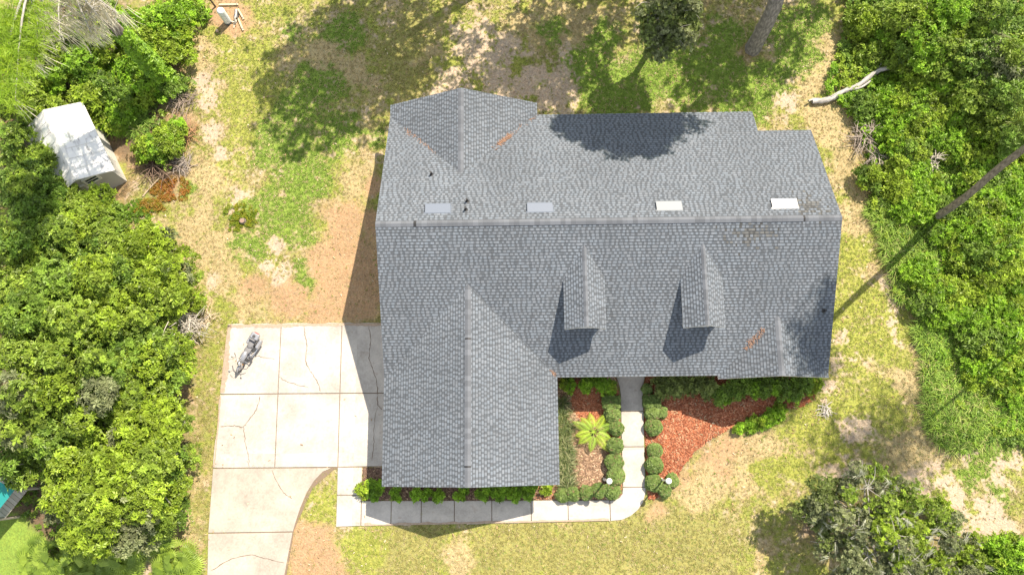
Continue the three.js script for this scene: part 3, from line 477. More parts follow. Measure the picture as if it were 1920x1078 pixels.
// roof decks: solid sheets under the shingles with white fascia edges
function deck(pts, hf, t = 0.13, name = 'roof_deck') {
  const sh = THREE.ShapeUtils.triangulateShape(pts.map(([x, z]) => new THREE.Vector2(x, -z)), []), pos = [];
  const area = THREE.ShapeUtils.area(pts.map(([x, z]) => new THREE.Vector2(x, -z))), ring = area > 0 ? pts : [...pts].reverse();
  const T = (x, z) => [x, hf(x, z), z], B = (x, z) => [x, hf(x, z) - t, z];
  for (const f of sh) { const q = f.map(i => pts[i]); const a = (q[1][0] - q[0][0]) * -(q[2][1] - q[0][1]) + (q[1][1] - q[0][1]) * (q[2][0] - q[0][0]); if (a < 0) q.reverse(); for (const p of q) pos.push(...T(...p)); for (const p of [...q].reverse()) pos.push(...B(...p)); }
  ring.forEach((p, i) => { const q = ring[(i + 1) % ring.length]; pos.push(...B(...p), ...B(...q), ...T(...p), ...B(...q), ...T(...q), ...T(...p)); });
  const g = new THREE.BufferGeometry(); g.setAttribute('position', new THREE.Float32BufferAttribute(pos, 3)); g.setAttribute('uv', new THREE.Float32BufferAttribute(new Float32Array(pos.length / 3 * 2), 2)); g.computeVertexNormals();
  return part(name, g, trimWhite, roof);
}
const fMain = (x, z) => mainH(z), fSide = (m, h) => (x, z) => h - PIT * Math.abs(x - m);
deck([[X0, ZR], [X1, ZR], [X1, ZF], [SM, SZ0], [SX0, ZF], [GX1, ZF], [GM, GZ0r], [X0, ZF]], fMain);
deck([[X0, ZR], [X0, ZB], [RM, RZ0], [RX1, ZB], [XS, ZB], [XS, ZS], [X1, ZS], [X1, ZR]], fMain);
deck([[GM, GZ0r], [GM, GZ], [X0, GZ], [X0, ZF]], fSide(GM, GH)); deck([[GM, GZ0r], [GX1, ZF], [GX1, GZ], [GM, GZ]], fSide(GM, GH));
deck([[RM, RZ0], [X0, ZB], [X0, RZ], [RM, RZ]], fSide(RM, RH)); deck([[RM, RZ0], [RM, RZ], [RX1, RZ], [RX1, ZB]], fSide(RM, RH));
deck([[SM, SZ0], [SM, SZ], [SX0, SZ], [SX0, ZF]], fSide(SM, SH)); deck([[SM, SZ0], [X1, ZF], [X1, SZ], [SM, SZ]], fSide(SM, SH));
const DH = 5.3, DE = 4.66, DW = 0.89, DP = (DH - DE) / DW, DZ = -5.08, DZr = ZR + (HR - DH) / PIT, DZe = ZR + (HR - DE) / PIT, DX = [2.78, 7.88];
const fDorm = xd => (x, z) => DH - DP * Math.abs(x - xd);
for (const xd of DX) { deck([[xd, DZr], [xd, DZ], [xd - DW, DZ], [xd - DW, DZe]], fDorm(xd), 0.09); deck([[xd, DZr], [xd + DW, DZe], [xd + DW, DZ], [xd, DZ]], fDorm(xd), 0.09); }

// shingle tabs: every tab is a thin wedge laid course by course and cut to the outline of its roof face
const TABS = [];
function clipPoly(poly, clip) { // both convex, clip counter-clockwise
  let out = poly;
  for (let i = 0; i < clip.length && out.length; i++) {
    const [ax, ay] = clip[i], [bx, by] = clip[(i + 1) % clip.length], inp = out; out = [];
    const sd = p => (bx - ax) * (p[1] - ay) - (by - ay) * (p[0] - ax);
    for (let k = 0; k < inp.length; k++) { const p = inp[k], q = inp[(k + 1) % inp.length], s = sd(p), t = sd(q); if (s >= 0) out.push(p); if ((s >= 0) !== (t >= 0)) { const f = s / (s - t); out.push([p[0] + (q[0] - p[0]) * f, p[1] + (q[1] - p[1]) * f]); } }
  }
  return out;
}
function shingleFace(origin, uDir, vDir, pieces, seed, tint = 1) { // pieces: convex outlines as 3D points of the face
  const r = rng(seed), n = uDir.clone().cross(vDir).normalize(); if (n.y < 0) n.negate();
  const e = 0.134, P = pieces.map(pc => { let q = pc.map(p => { const d = p.clone().sub(origin); return [d.dot(uDir), d.dot(vDir)]; }); let a = 0; q.forEach((p, i) => { const w = q[(i + 1) % q.length]; a += p[0] * w[1] - p[1] * w[0]; }); return a < 0 ? q.reverse() : q; });
  let u0 = 1e9, u1 = -1e9, v1 = -1e9; for (const q of P) for (const [u, v] of q) { u0 = Math.min(u0, u); u1 = Math.max(u1, u); v1 = Math.max(v1, v); }
  for (let k = 0; k * e < v1; k++) {
    let u = u0 - r() * 0.3, light = r() < 0.5; const courseTone = 0.97 + 0.06 * r();
    while (u < u1) {
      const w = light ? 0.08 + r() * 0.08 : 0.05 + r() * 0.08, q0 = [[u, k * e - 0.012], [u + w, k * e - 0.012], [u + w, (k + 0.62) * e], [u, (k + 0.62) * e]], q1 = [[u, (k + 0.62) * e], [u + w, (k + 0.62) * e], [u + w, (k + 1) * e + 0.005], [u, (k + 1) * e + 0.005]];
      const wob = 0.9 + 0.2 * r(), warm = (r() - 0.5) * 0.05;
      const patch = 0.8 + 0.3 * fbm(origin.x * 3 + u * 0.5, k * 0.035 + seed, 3) + 0.1 * vn(u * 3.1, seed + k * 0.02);
      const wx = origin.x + u * uDir.x + k * e * vDir.x, wz = origin.z + u * uDir.z + k * e * vDir.z, soil = Math.exp(-(((wx - 9.85) / 0.8) ** 2) - ((wz + 8.95) / 0.42) ** 2) > r() * 1.1 || Math.exp(-(((wx - 12.3) / 0.6) ** 2) - ((wz + 10.2) / 0.5) ** 2) > r() * 1.1 ? 0.6 + 0.2 * r() : 1;   // two old stains by the ridge
      const b = soil * (light ? 0.152 : 0.09) * wob * tint * courseTone * patch, col = [b * (soil < 1 ? 0.98 : 0.87 + warm), b * 1.0, b * (soil < 1 ? 0.99 : 1.18 - warm)], bb = soil * (light ? 0.074 : 0.056) * wob * tint, col2 = [bb * 0.88, bb, bb * 1.17];   // granule tone below; dark band above paints the shadow line between courses
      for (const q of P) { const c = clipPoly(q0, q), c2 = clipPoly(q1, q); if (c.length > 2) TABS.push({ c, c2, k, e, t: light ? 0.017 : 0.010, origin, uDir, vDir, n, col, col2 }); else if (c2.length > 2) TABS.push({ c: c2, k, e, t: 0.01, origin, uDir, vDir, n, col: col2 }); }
      u += w; light = r() < 0.07 ? light : !light;
    }
  }
}
function tabGeometry(list) {
  const pos = [], col = [];
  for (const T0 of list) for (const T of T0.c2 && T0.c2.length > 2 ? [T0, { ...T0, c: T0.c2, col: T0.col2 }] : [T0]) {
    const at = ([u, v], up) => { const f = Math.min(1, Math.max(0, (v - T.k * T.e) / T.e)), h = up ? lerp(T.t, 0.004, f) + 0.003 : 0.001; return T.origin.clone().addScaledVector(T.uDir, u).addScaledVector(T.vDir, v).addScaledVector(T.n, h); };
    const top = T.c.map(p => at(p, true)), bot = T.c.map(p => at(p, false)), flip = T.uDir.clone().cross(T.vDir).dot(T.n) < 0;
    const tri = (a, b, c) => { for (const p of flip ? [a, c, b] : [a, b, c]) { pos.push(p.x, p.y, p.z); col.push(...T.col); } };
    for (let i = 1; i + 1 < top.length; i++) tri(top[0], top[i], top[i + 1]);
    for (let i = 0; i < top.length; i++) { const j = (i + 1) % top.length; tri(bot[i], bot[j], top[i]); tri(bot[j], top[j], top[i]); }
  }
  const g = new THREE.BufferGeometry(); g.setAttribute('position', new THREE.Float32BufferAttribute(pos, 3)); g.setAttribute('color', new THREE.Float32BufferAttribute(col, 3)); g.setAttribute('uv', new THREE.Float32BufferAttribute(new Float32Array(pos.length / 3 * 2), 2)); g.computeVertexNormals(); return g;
}
{
  const p = (f, x, z) => V(x, f(x, z), z), cs = Math.cos(Math.atan(PIT)), sn = Math.sin(Math.atan(PIT));
  const F = (x, z) => p(fMain, x, z), strip = (a, za, b, zb) => [F(a, ZR), F(b, ZR), F(b, zb), F(a, za)];
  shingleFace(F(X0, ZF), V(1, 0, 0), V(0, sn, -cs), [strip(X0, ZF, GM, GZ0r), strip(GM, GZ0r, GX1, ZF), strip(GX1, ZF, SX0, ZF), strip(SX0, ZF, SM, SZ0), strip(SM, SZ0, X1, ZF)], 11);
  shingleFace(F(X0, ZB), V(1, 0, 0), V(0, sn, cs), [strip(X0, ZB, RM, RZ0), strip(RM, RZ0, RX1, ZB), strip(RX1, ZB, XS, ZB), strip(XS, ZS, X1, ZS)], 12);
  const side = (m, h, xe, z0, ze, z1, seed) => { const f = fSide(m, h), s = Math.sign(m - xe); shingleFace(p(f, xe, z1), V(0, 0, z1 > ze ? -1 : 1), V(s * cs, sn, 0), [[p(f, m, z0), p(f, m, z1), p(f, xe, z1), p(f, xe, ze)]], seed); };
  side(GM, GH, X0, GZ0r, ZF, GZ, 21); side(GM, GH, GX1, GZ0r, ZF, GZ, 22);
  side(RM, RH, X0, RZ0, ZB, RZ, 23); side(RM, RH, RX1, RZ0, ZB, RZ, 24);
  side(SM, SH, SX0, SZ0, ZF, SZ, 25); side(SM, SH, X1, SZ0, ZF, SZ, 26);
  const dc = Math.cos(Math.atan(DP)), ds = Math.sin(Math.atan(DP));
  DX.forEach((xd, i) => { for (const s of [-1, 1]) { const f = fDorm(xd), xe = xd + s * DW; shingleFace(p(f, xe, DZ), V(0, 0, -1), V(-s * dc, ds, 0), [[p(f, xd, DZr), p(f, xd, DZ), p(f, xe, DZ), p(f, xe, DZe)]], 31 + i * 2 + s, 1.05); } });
}
const granTex = tex(256, 256, (u, v) => { const k = 0.8 + 0.2 * vn(u * 200, v * 200); return [k, k, k]; });
const shingleMat = new THREE.MeshStandardMaterial({ vertexColors: true, roughness: 0.95 });
TABS.forEach(T => { const c = T.c.reduce((a, q) => [a[0] + q[0] / T.c.length, a[1] + q[1] / T.c.length], [0, 0]); const w = T.origin.clone().addScaledVector(T.uDir, c[0]).addScaledVector(T.vDir, c[1]); let A = 0; T.c.forEach((a, i) => { const b = T.c[(i + 1) % T.c.length]; A += a[0] * b[1] - a[1] * b[0]; }); T.size = Math.abs(A) / w.distanceToSquared(V(0, 38, 0)); });
TABS.sort((a, b) => b.size - a.size);
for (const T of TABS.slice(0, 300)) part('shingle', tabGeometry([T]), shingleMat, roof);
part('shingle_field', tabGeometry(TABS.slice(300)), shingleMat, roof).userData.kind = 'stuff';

// ridge caps, one by one, over raised ridge vents
const capMats = [0.105, 0.118, 0.13, 0.142].map(b => std(b * 0.9, b * 0.985, b * 1.14, 0.95));
const ventBlack = std(0.02, 0.02, 0.022, 0.6);
function capGeo(len, half, pit, lift, t = 0.012) { // folded cap along z, ridge at origin
  const s = [[-half, -half * pit + lift], [0, lift], [half, -half * pit + lift], [half, -half * pit + lift - t], [0, lift - t], [-half, -half * pit + lift - t]];
  const g = new THREE.ExtrudeGeometry(new THREE.Shape(s.map(([x, y]) => new THREE.Vector2(x, y))), { depth: len, bevelEnabled: false }); return g;
}
function ridge(a, b, pit, vent, seed, parent = roof, half = 0.13) {
  const r = rng(seed), d = b.clone().sub(a), L = d.length(), turn = Math.atan2(d.x, d.z), e = 0.22, cg = [capGeo(e + 0.015, half, pit, 0.026), capGeo(e + 0.015, half + 0.01, pit, 0.048)];
  for (let s = 0, i = 0; s < L - 0.05; s += e, i++) {
    const v = vent && s >= vent[0] && s + e <= vent[1], p = a.clone().addScaledVector(d, s / L);
    const m = part('ridge_cap', cg[v ? 1 : 0], capMats[Math.floor(r() * 4)], parent); m.position.set(p.x, p.y + (i % 2) * 0.003, p.z); m.rotation.y = turn; if (s + e > L) m.scale.z = (L - s) / (e + 0.015);
  }
  if (vent) { const g = capGeo(vent[1] - vent[0], half + 0.004, pit, 0.038, 0.024), m = part('ridge_vent', g, ventBlack, parent), p = a.clone().addScaledVector(d, vent[0] / L); m.position.copy(p); m.rotation.y = turn; }
}
ridge(V(X0, HR, ZR), V(X1, HR, ZR), PIT, [1.64, 18.36], 1);
ridge(V(GM, GH, GZ), V(GM, GH, GZ0r), PIT, [0.81, 6.25], 2);
ridge(V(RM, RH, RZ), V(RM, RH, RZ0), PIT, null, 3);
ridge(V(SM, SH, SZ), V(SM, SH, SZ0), PIT, null, 4);
DX.forEach((xd, i) => ridge(V(xd, DH, DZ), V(xd, DH, DZr), DP, null, 5 + i, roof, 0.1));
// valley cut edges
const valleyMat = std(0.10, 0.112, 0.125, 0.95);
const valley = (x0, h0, z0, x1, h1, z1) => part('valley_edge', rod(V(x0, h0 + 0.014, z0), V(x1, h1 + 0.014, z1), 0.017, 0.017, 5), valleyMat, roof);
valley(GM + 0.1, GH - 0.05 + 0.003, GZ0r + 0.1, GX1 + 0.02, HE, ZF); valley(SM + 0.08, SH - 0.04, SZ0 + 0.08, X1 - 0.02, HE, ZF);
for (const xd of DX) { valley(xd + 0.06, DH - 0.05, DZr + 0.09, xd + DW, DE, DZe); }

// roof vents and pipes
const ventGrey = std(0.13, 0.155, 0.20, 0.45), ventWhite = std(0.62, 0.62, 0.61, 0.5);
const ventPale = std(0.21, 0.23, 0.25, 0.45), slopeA = Math.atan(PIT);
[[-3.53, -10.28], [0.9, -10.25], [6.48, -10.24], [11.46, -10.27]].forEach(([x, z], i) => {
  const v = new THREE.Group(); v.name = 'roof_vent'; v.position.set(x, mainH(z) + 0.012, z); v.rotation.x = -slopeA; roof.add(v);
  if (i === 3) v.userData.label = 'white roof vent near the right end of the ridge';
  const m = i === 3 ? ventWhite : i === 2 ? ventPale : ventGrey;
  part('hood', (() => { const g = new THREE.ExtrudeGeometry(new THREE.Shape([[-0.28, 0.10], [-0.24, 0.12], [0.20, 0.03], [0.22, 0.015], [-0.20, 0.012]].map(p => new THREE.Vector2(...p))), { depth: 1.1, bevelEnabled: false }); g.translate(0, 0, -0.55); g.rotateY(Math.PI / 2); g.rotateY(Math.PI); return g; })(), m, v);
  part('flange', box(1.18, 0.006, 0.46, 0, 0.003, 0), m, v);
  part('slot', box(0.012, 0.085, 0.36, -0.556, 0.05, -0.04), ventBlack, v);
});
[[-3.93, -12.25], [-2.27, -10.72], [-2.31, -10.27], [13.3, -5.85]].forEach(([x, z]) => {
  const v = new THREE.Group(); v.name = 'vent_pipe'; v.position.set(x, mainH(z), z); roof.add(v);
  part('pipe', new THREE.CylinderGeometry(0.045, 0.05, 0.34, 10).translate(0, 0.15, 0), ventBlack, v);
  part('boot', placed(new THREE.ConeGeometry(0.12, 0.1, 12), 0, 0.05, 0, z < ZR ? -slopeA : slopeA), ventBlack, v);
});
// pine straw caught in the valleys
{
  const r = rng(8), it = [], needle = box(0.16, 0.006, 0.012);
  const run = (x0, z0, x1, z1, f, n, w) => { for (let i = 0; i < n; i++) { const t = r(), c = Math.pow(r(), 1.5) * (r() < 0.5 ? -1 : 1) * w * (0.4 + 0.9 * vn(t * 9, x0)), x = lerp(x0, x1, t) + c * 0.7, z = lerp(z0, z1, t) + c * 0.7 * Math.sign((x1 - x0) * (z0 - z1)), k = 0.7 + r() * 0.6; it.push(lookItem(V(x, f(x, z) + 0.03 + r() * 0.02, z), V(0, 1, 0), r() * 6.28, 0.7 + r() * 0.7, lin(0.25 * k, 0.15 * k, 0.10 * k))); } };
  const fr = (x, z) => Math.max(mainH(z), RH - PIT * Math.abs(x - RM));
  run(RM + 1.1, RZ0 - 1.1, RX1 - 0.1, ZB + 0.1, fr, 36, 0.16); run(RM + 1.7, RZ0 - 1.7, RM + 2.25, RZ0 - 2.25, fr, 110, 0.14); run(RM - 1.2, RZ0 - 1.2, X0 + 0.8, ZB + 0.8, fr, 34, 0.12);
  const fs = (x, z) => Math.max(mainH(z), SH - PIT * Math.abs(x - SM)); run(SM - 0.55, SZ0 + 0.55, SM - 1.35, SZ0 + 1.35, fs, 70, 0.15);
  const fg = (x, z) => Math.max(mainH(z), GH - PIT * Math.abs(x - GM)); run(GX1 - 0.3, ZF - 0.3, GX1 - 0.05, ZF - 0.05, fg, 14, 0.1);
  const o = scatter('pine_straw', needle, new THREE.MeshStandardMaterial({ roughness: 1 }), scene, it); tag(o, 'rusty pine straw caught in the roof valleys', 'pine straw');
}
// walls
const wallY = HE - 0.13;
const wallPart = (pts, y1 = wallY) => part('wall', slab(pts, -0.05, y1, 0), siding, house);
wallPart([[X0 + 0.4, ZB + 0.4], [XS - 0.4, ZB + 0.4], [XS - 0.4, ZS + 0.4], [X1 - 0.4, ZS + 0.4], [X1 - 0.4, -4.9], [X0 + 0.4, -4.9]]);
wallPart([[X0 + 0.402, -4.898], [GX1 - 0.4, -4.898], [GX1 - 0.4, GZ - 0.4], [X0 + 0.402, GZ - 0.4]]);
wallPart([[SX0 + 0.4, -4.896], [X1 - 0.402, -4.896], [X1 - 0.402, SZ - 0.4], [SX0 + 0.4, SZ - 0.4]]);
wallPart([[X0 + 0.402, RZ + 0.35], [RX1 - 0.4, RZ + 0.35], [RX1 - 0.4, ZB + 0.398], [X0 + 0.402, ZB + 0.398]]);
function gable(pts3, depthDir) { // triangle wall above the eaves
  const a = pts3, d = V(...depthDir), b = a.map(p => p.clone().add(d)), pos = [];
  const tri = (p, q, s) => pos.push(p.x, p.y, p.z, q.x, q.y, q.z, s.x, s.y, s.z);
  tri(a[0], a[1], a[2]); tri(b[2], b[1], b[0]); for (let i = 0; i < 3; i++) { const j = (i + 1) % 3; tri(a[i], b[i], a[j]); tri(a[j], b[i], b[j]); }
  const g = new THREE.BufferGeometry(); g.setAttribute('position', new THREE.Float32BufferAttribute(pos, 3)); g.setAttribute('uv', new THREE.Float32BufferAttribute(new Float32Array(pos.length / 3 * 2), 2)); g.computeVertexNormals(); part('gable_wall', g, siding, house);
}
const dr = 0.16;
gable([V(X0 + 0.4, wallY, ZF - 0.3), V(X0 + 0.4, wallY, ZB + 0.3), V(X0 + 0.4, HR - dr, ZR)], [0.15, 0, 0]); gable([V(X1 - 0.4, wallY, ZB + 1.6), V(X1 - 0.4, wallY, ZF - 0.3), V(X1 - 0.4, HR - dr, ZR)], [-0.15, 0, 0]);
gable([V(X0 + 0.5, wallY, GZ - 0.4), V(GX1 - 0.5, wallY, GZ - 0.4), V(GM, GH - dr, GZ - 0.4)], [0, 0, -0.15]); gable([V(RX1 - 0.5, wallY, RZ + 0.35), V(X0 + 0.5, wallY, RZ + 0.35), V(RM, RH - dr, RZ + 0.35)], [0, 0, 0.15]);
gable([V(SX0 + 0.5, wallY, SZ - 0.4), V(X1 - 0.5, wallY, SZ - 0.4), V(SM, SH - dr, SZ - 0.4)], [0, 0, -0.15]);
function windowAt(x, y, z, w, h, turn) {
  const g = new THREE.Group(); g.name = 'window'; g.position.set(x, y, z); g.rotation.y = turn; house.add(g);
  part('frame', merged([box(w + 0.16, 0.08, 0.08, 0, h / 2 + 0.04, 0), box(w + 0.16, 0.08, 0.08, 0, -h / 2 - 0.04, 0), box(0.08, h, 0.08, -w / 2 - 0.04, 0, 0), box(0.08, h, 0.08, w / 2 + 0.04, 0, 0), box(w, 0.04, 0.05, 0, 0, 0.005), box(0.03, h, 0.04, 0, 0, 0.008)]), trimWhite, g);
  part('pane', box(w, h, 0.02, 0, 0, 0), glassDark, g);
  part('sill', box(w + 0.24, 0.05, 0.14, 0, -h / 2 - 0.105, 0.03), trimWhite, g);
}
windowAt(-3.9, 1.45, GZ - 0.385, 1.2, 1.3, 0); windowAt(-0.7, 1.45, GZ - 0.385, 1.2, 1.3, 0); windowAt(11.3, 1.4, SZ - 0.385, 1.8, 1.4, 0); windowAt(2.6, 1.4, -4.885, 1.2, 1.4, 0); windowAt(7.6, 1.4, -4.885, 1.2, 1.4, 0);
windowAt(-2.6, 1.4, RZ + 0.335, 1.8, 1.3, Math.PI); windowAt(3.5, 1.4, ZB + 0.385, 1.4, 1.2, Math.PI); windowAt(8, 1.4, ZB + 0.385, 1.4, 1.2, Math.PI); windowAt(X1 - 0.385, 1.4, -11.5, 1.2, 1.3, Math.PI / 2); windowAt(X1 - 0.385, 1.4, -6.5, 1.2, 1.3, Math.PI / 2); windowAt(X0 + 0.385, 1.4, -12, 1.2, 1.2, -Math.PI / 2);
const doorFront = new THREE.Group(); doorFront.name = 'door'; doorFront.position.set(5.28, 1.1, -4.88); house.add(doorFront);
part('door_leaf', rbox(0.95, 2.1, 0.06, 0.01), std(0.16, 0.05, 0.035, 0.5), doorFront); part('handle', placed(new THREE.SphereGeometry(0.035, 10, 8), 0.38, -0.1, 0.06), std(0.5, 0.42, 0.25, 0.3, { metalness: 1 }), doorFront); part('door_frame', merged([box(0.1, 2.2, 0.1, -0.53, 0.03, 0), box(0.1, 2.2, 0.1, 0.53, 0.03, 0), box(1.16, 0.1, 0.1, 0, 1.15, 0)]), trimWhite, doorFront);
for (const z of [-4.5, -1.1]) { const gd = new THREE.Group(); gd.name = 'garage_door'; gd.position.set(X0 + 0.39, 0, z); gd.rotation.y = -Math.PI / 2; house.add(gd); for (let i = 0; i < 4; i++) part('panel', rbox(2.5, 0.53, 0.05, 0.012, 0, 0.34 + i * 0.535, 0), trimWhite, gd); }
for (const x of [3.9, 6.65]) part('porch_column', merged([new THREE.CylinderGeometry(0.1, 0.12, wallY - 0.2, 14).translate(x, wallY / 2, -3.62), box(0.32, 0.12, 0.32, x, 0.12, -3.62), box(0.32, 0.1, 0.32, x, wallY - 0.06, -3.62)]), trimWhite, house);
// dormer walls
DX.forEach(xd => {
  const w = DW - 0.16, zf = DZ - 0.22, zb = ZR + (HR - DE + 0.05) / PIT, pos = [], y0 = mainH(zf) - 0.05, dm = new THREE.Group(); dm.name = 'dormer'; house.add(dm);
  const tri = (...a) => { for (const p of a) pos.push(...p); };
  const yE = DH - DP * w - 0.1, P = (x, y, z) => [xd + x, y, z];
  tri(P(-w, y0, zf), P(w, y0, zf), P(w, yE, zf)); tri(P(-w, y0, zf), P(w, yE, zf), P(-w, yE, zf)); tri(P(-w, yE, zf), P(w, yE, zf), P(0, DH - 0.1, zf));
  for (const s of [-1, 1]) { const a = P(s * w, y0, zf), b = P(s * w, yE, zf), c = P(s * w, yE, zb - 0.3), d = P(s * w, mainH(zb - 0.3) - 0.2, zb - 0.3); if (s > 0) { tri(a, d, b); tri(b, d, c); } else { tri(a, b, d); tri(b, c, d); } }
  const g = new THREE.BufferGeometry(); g.setAttribute('position', new THREE.Float32BufferAttribute(pos, 3)); g.setAttribute('uv', new THREE.Float32BufferAttribute(new Float32Array(pos.length / 3 * 2), 2)); g.computeVertexNormals(); part('dormer_wall', g, siding, dm);
  part('window_frame', merged([box(0.72, 0.06, 0.05, xd, yE + 0.02, zf + 0.02), box(0.72, 0.06, 0.05, xd, yE - 0.86, zf + 0.02), box(0.06, 0.82, 0.05, xd - 0.33, yE - 0.42, zf + 0.02), box(0.06, 0.82, 0.05, xd + 0.33, yE - 0.42, zf + 0.02)]), trimWhite, dm);
  part('window_pane', box(0.6, 0.82, 0.02, xd, yE - 0.42, zf + 0.015), glassDark, dm);
});

// ---------------------------------------------------------------- vegetation
const spray = [leafSpray(8, 0.17, 0.08, 0.22, 1), leafSpray(7, 0.16, 0.095, 0.15, 2), leafSpray(8, 0.19, 0.075, 0.3, 3)];
const smallSpray = [leafSpray(9, 0.11, 0.055, 0.25, 4), leafSpray(9, 0.12, 0.055, 0.2, 5)];
const bigSpray = leafSpray(7, 0.26, 0.13, 0.4, 6), tinySpray = leafSpray(8, 0.075, 0.045, 0.2, 7);
const needleTuft = blades(16, 0.34, 0.012, 1.1, 8), strapTuft = blades(14, 0.55, 0.022, 0.95, 9), mossTuft = blades(9, 0.9, 0.018, 0.22, 10);
// linear leaf colours: [darker, lighter] for each kind
const GREENS = [
  [[0.135, 0.220, 0.026], [0.350, 0.475, 0.062]],   // 0 mid green
  [[0.165, 0.250, 0.020], [0.385, 0.520, 0.050]],   // 1 yellow-green
  [[0.105, 0.195, 0.026], [0.255, 0.390, 0.055]],   // 2 deep green
  [[0.165, 0.200, 0.088], [0.320, 0.355, 0.175]],   // 3 pale grey-green
  [[0.140, 0.275, 0.018], [0.345, 0.560, 0.042]],   // 4 bright green
  [[0.125, 0.175, 0.041], [0.300, 0.370, 0.105]],   // 5 olive
];
const mix3 = (a, b, t, k = 1) => lin(lerp(a[0], b[0], t) * k, lerp(a[1], b[1], t) * k, lerp(a[2], b[2], t) * k);
function clumpLeaves(items, r, cx, cy, cz, rx, ry, dens, kind, o = {}) {
  const n = Math.round(dens * 4 * Math.PI * Math.pow((rx * rx * 2 + ry * rx) / 3, 1) * 0.75), G = GREENS[kind], tone = r();
  for (let i = 0; i < n; i++) {
    let y = r() * 1.55 - 0.55; const a = r() * 6.283, s = Math.sqrt(Math.max(0, 1 - y * y)), d = V(Math.cos(a) * s, y, Math.sin(a) * s), k = (o.inner ?? 0.4) + (1.12 - (o.inner ?? 0.4)) * Math.sqrt(r()) + (r() < 0.22 ? r() * 0.45 : 0);
    const p = V(cx + d.x * rx * k, cy + d.y * ry * k, cz + d.z * rx * k); if (p.y < 0.03) continue;
    const dir = V(d.x * 0.6 + (r() - 0.5) * 1.6, d.y * 0.4 + 0.75 + (r() - 0.5) * 0.8, d.z * 0.6 + (r() - 0.5) * 1.6);
    items.push(lookItem(p, dir, r() * 6.28, (o.scale ?? 1) * (0.65 + r() * 0.7), mix3(G[0], G[1], Math.min(1, Math.max(0, tone * 0.5 + r() * 0.65)), 0.5 + r() * 0.85)));
  }
}
// a tree: trunk, limbs to each clump of leaves, crown
function tree(name, label, category, group, x, z, R, h, kind, seed, o = {}) {
  const r = rng(seed), t = thing(name, label, category, [x, 0, z], 0, group), items = [], wood = [];
  const nC = o.clumps ?? Math.max(6, Math.round(5 + R * R * 3.2)), lean = o.lean ?? [(r() - 0.5) * 0.5, (r() - 0.5) * 0.5], th = h * (o.fork ?? 0.45), tr = o.trunk ?? 0.05 + R * 0.055;
  const fork = V(lean[0] * 0.6, th, lean[1] * 0.6);
  wood.push(limb([V(0, -0.1, 0), V(lean[0] * 0.2, th * 0.4, lean[1] * 0.25), fork], tr * 1.25, tr * 0.8, 8, 0.15, r));
  for (let i = 0; i < nC; i++) {
    const ph = i * 2.39996 + r() * 0.7, q = Math.sqrt((i + 0.4) / nC), d = R * 0.82 * q, top = h * (1 - 0.34 * q * q) - R * 0.1, rc = (o.clumpR ?? Math.min(0.85, 0.34 + R * 0.17)) * (0.55 + r() * 0.75);
    const cx = lean[0] + Math.cos(ph) * d, cz = lean[1] + Math.sin(ph) * d, cy = Math.max(rc * 0.6, top - rc * 0.7 - r() * h * 0.13 - (i % 3 === 2 ? h * 0.14 : 0));
    const e = V(cx, cy - rc * 0.1, cz), m = fork.clone().lerp(e, 0.5).add(V((r() - 0.5) * 0.3, 0.12 * R, (r() - 0.5) * 0.3));
    wood.push(limb([fork.clone().add(V(0, -0.1, 0)), m, e], tr * 0.42, 0.012, 5));
    clumpLeaves(items, r, cx, cy, cz, rc * (0.8 + r() * 0.5), rc * (0.45 + r() * 0.45), o.dens ?? 30, r() < (o.mixK ?? 0.34) ? (o.alt ?? (kind === 1 ? (r() < 0.3 ? 3 : 0) : kind === 0 ? (r() < 0.5 ? 1 : 2) : 0)) : kind, { scale: o.scale ?? 1 });
  }
  part('trunk', merged(wood), o.bark ?? greyBarkMat, t);
  scatter('crown', o.leaf ?? spray[seed % 3], leafMat, t, items);
  return t;
}
// a low bush: stems and foliage from the ground up
function bush(name, label, category, group, x, z, R, h, kind, seed, o = {}) {
  const r = rng(seed), t = thing(name, label, category, [x, 0, z], 0, group), items = [], wood = [], nC = o.clumps ?? Math.max(4, Math.round(3 + R * R * 10));
  for (let i = 0; i < nC; i++) {
    const ph = i * 2.39996 + r(), q = Math.sqrt((i + 0.3) / nC), d = R * 0.8 * q, rc = (o.clumpR ?? 0.36) * Math.min(1, R + 0.35) * (0.75 + r() * 0.5), cy = Math.max(rc * 0.4, (h - rc * 0.6) * (1 - 0.4 * q * q) * (0.9 + r() * 0.15));
    const cx = Math.cos(ph) * d, cz = Math.sin(ph) * d; wood.push(limb([V(cx * 0.15, -0.03, cz * 0.15), V(cx * 0.5, cy * 0.6, cz * 0.5), V(cx, cy, cz)], 0.022, 0.006, 4));
    clumpLeaves(items, r, cx, cy, cz, rc * (0.8 + r() * 0.5), rc * (0.6 + r() * 0.4), o.dens ?? 40, r() < 0.2 ? (o.alt ?? kind) : kind, { scale: o.scale ?? 0.9, inner: 0.3 });
  }
  part('stem', merged(wood), barkMat, t);
  scatter('foliage', o.leaf ?? spray[seed % 3], leafMat, t, items);
  return t;
}
const KIND = ['mid green', 'yellow-green', 'deep green', 'pale grey-green', 'bright green', 'olive'];
const near = (x, z, marks) => marks.reduce((b, m) => { const d = Math.hypot(x - m[0], z - m[1]); return d < b[0] ? [d, m[2]] : b; }, [1e9, ''])[1];
const WOOD = [[-22.5, -14, 'beside the shed'], [-16.6, -6.4, 'beside the heap of bleached branches'], [-22.8, 2.2, 'beside the turquoise play canopy'], [-18.5, -10.5, 'at the lawn edge below the shed'], [-17.2, -1, 'along the driveway edge'], [-18.5, 3.2, 'above the palmettos'], [-22.5, -6, 'deep in the wood'], [-21, -1, 'deep in the wood behind the driveway edge']];
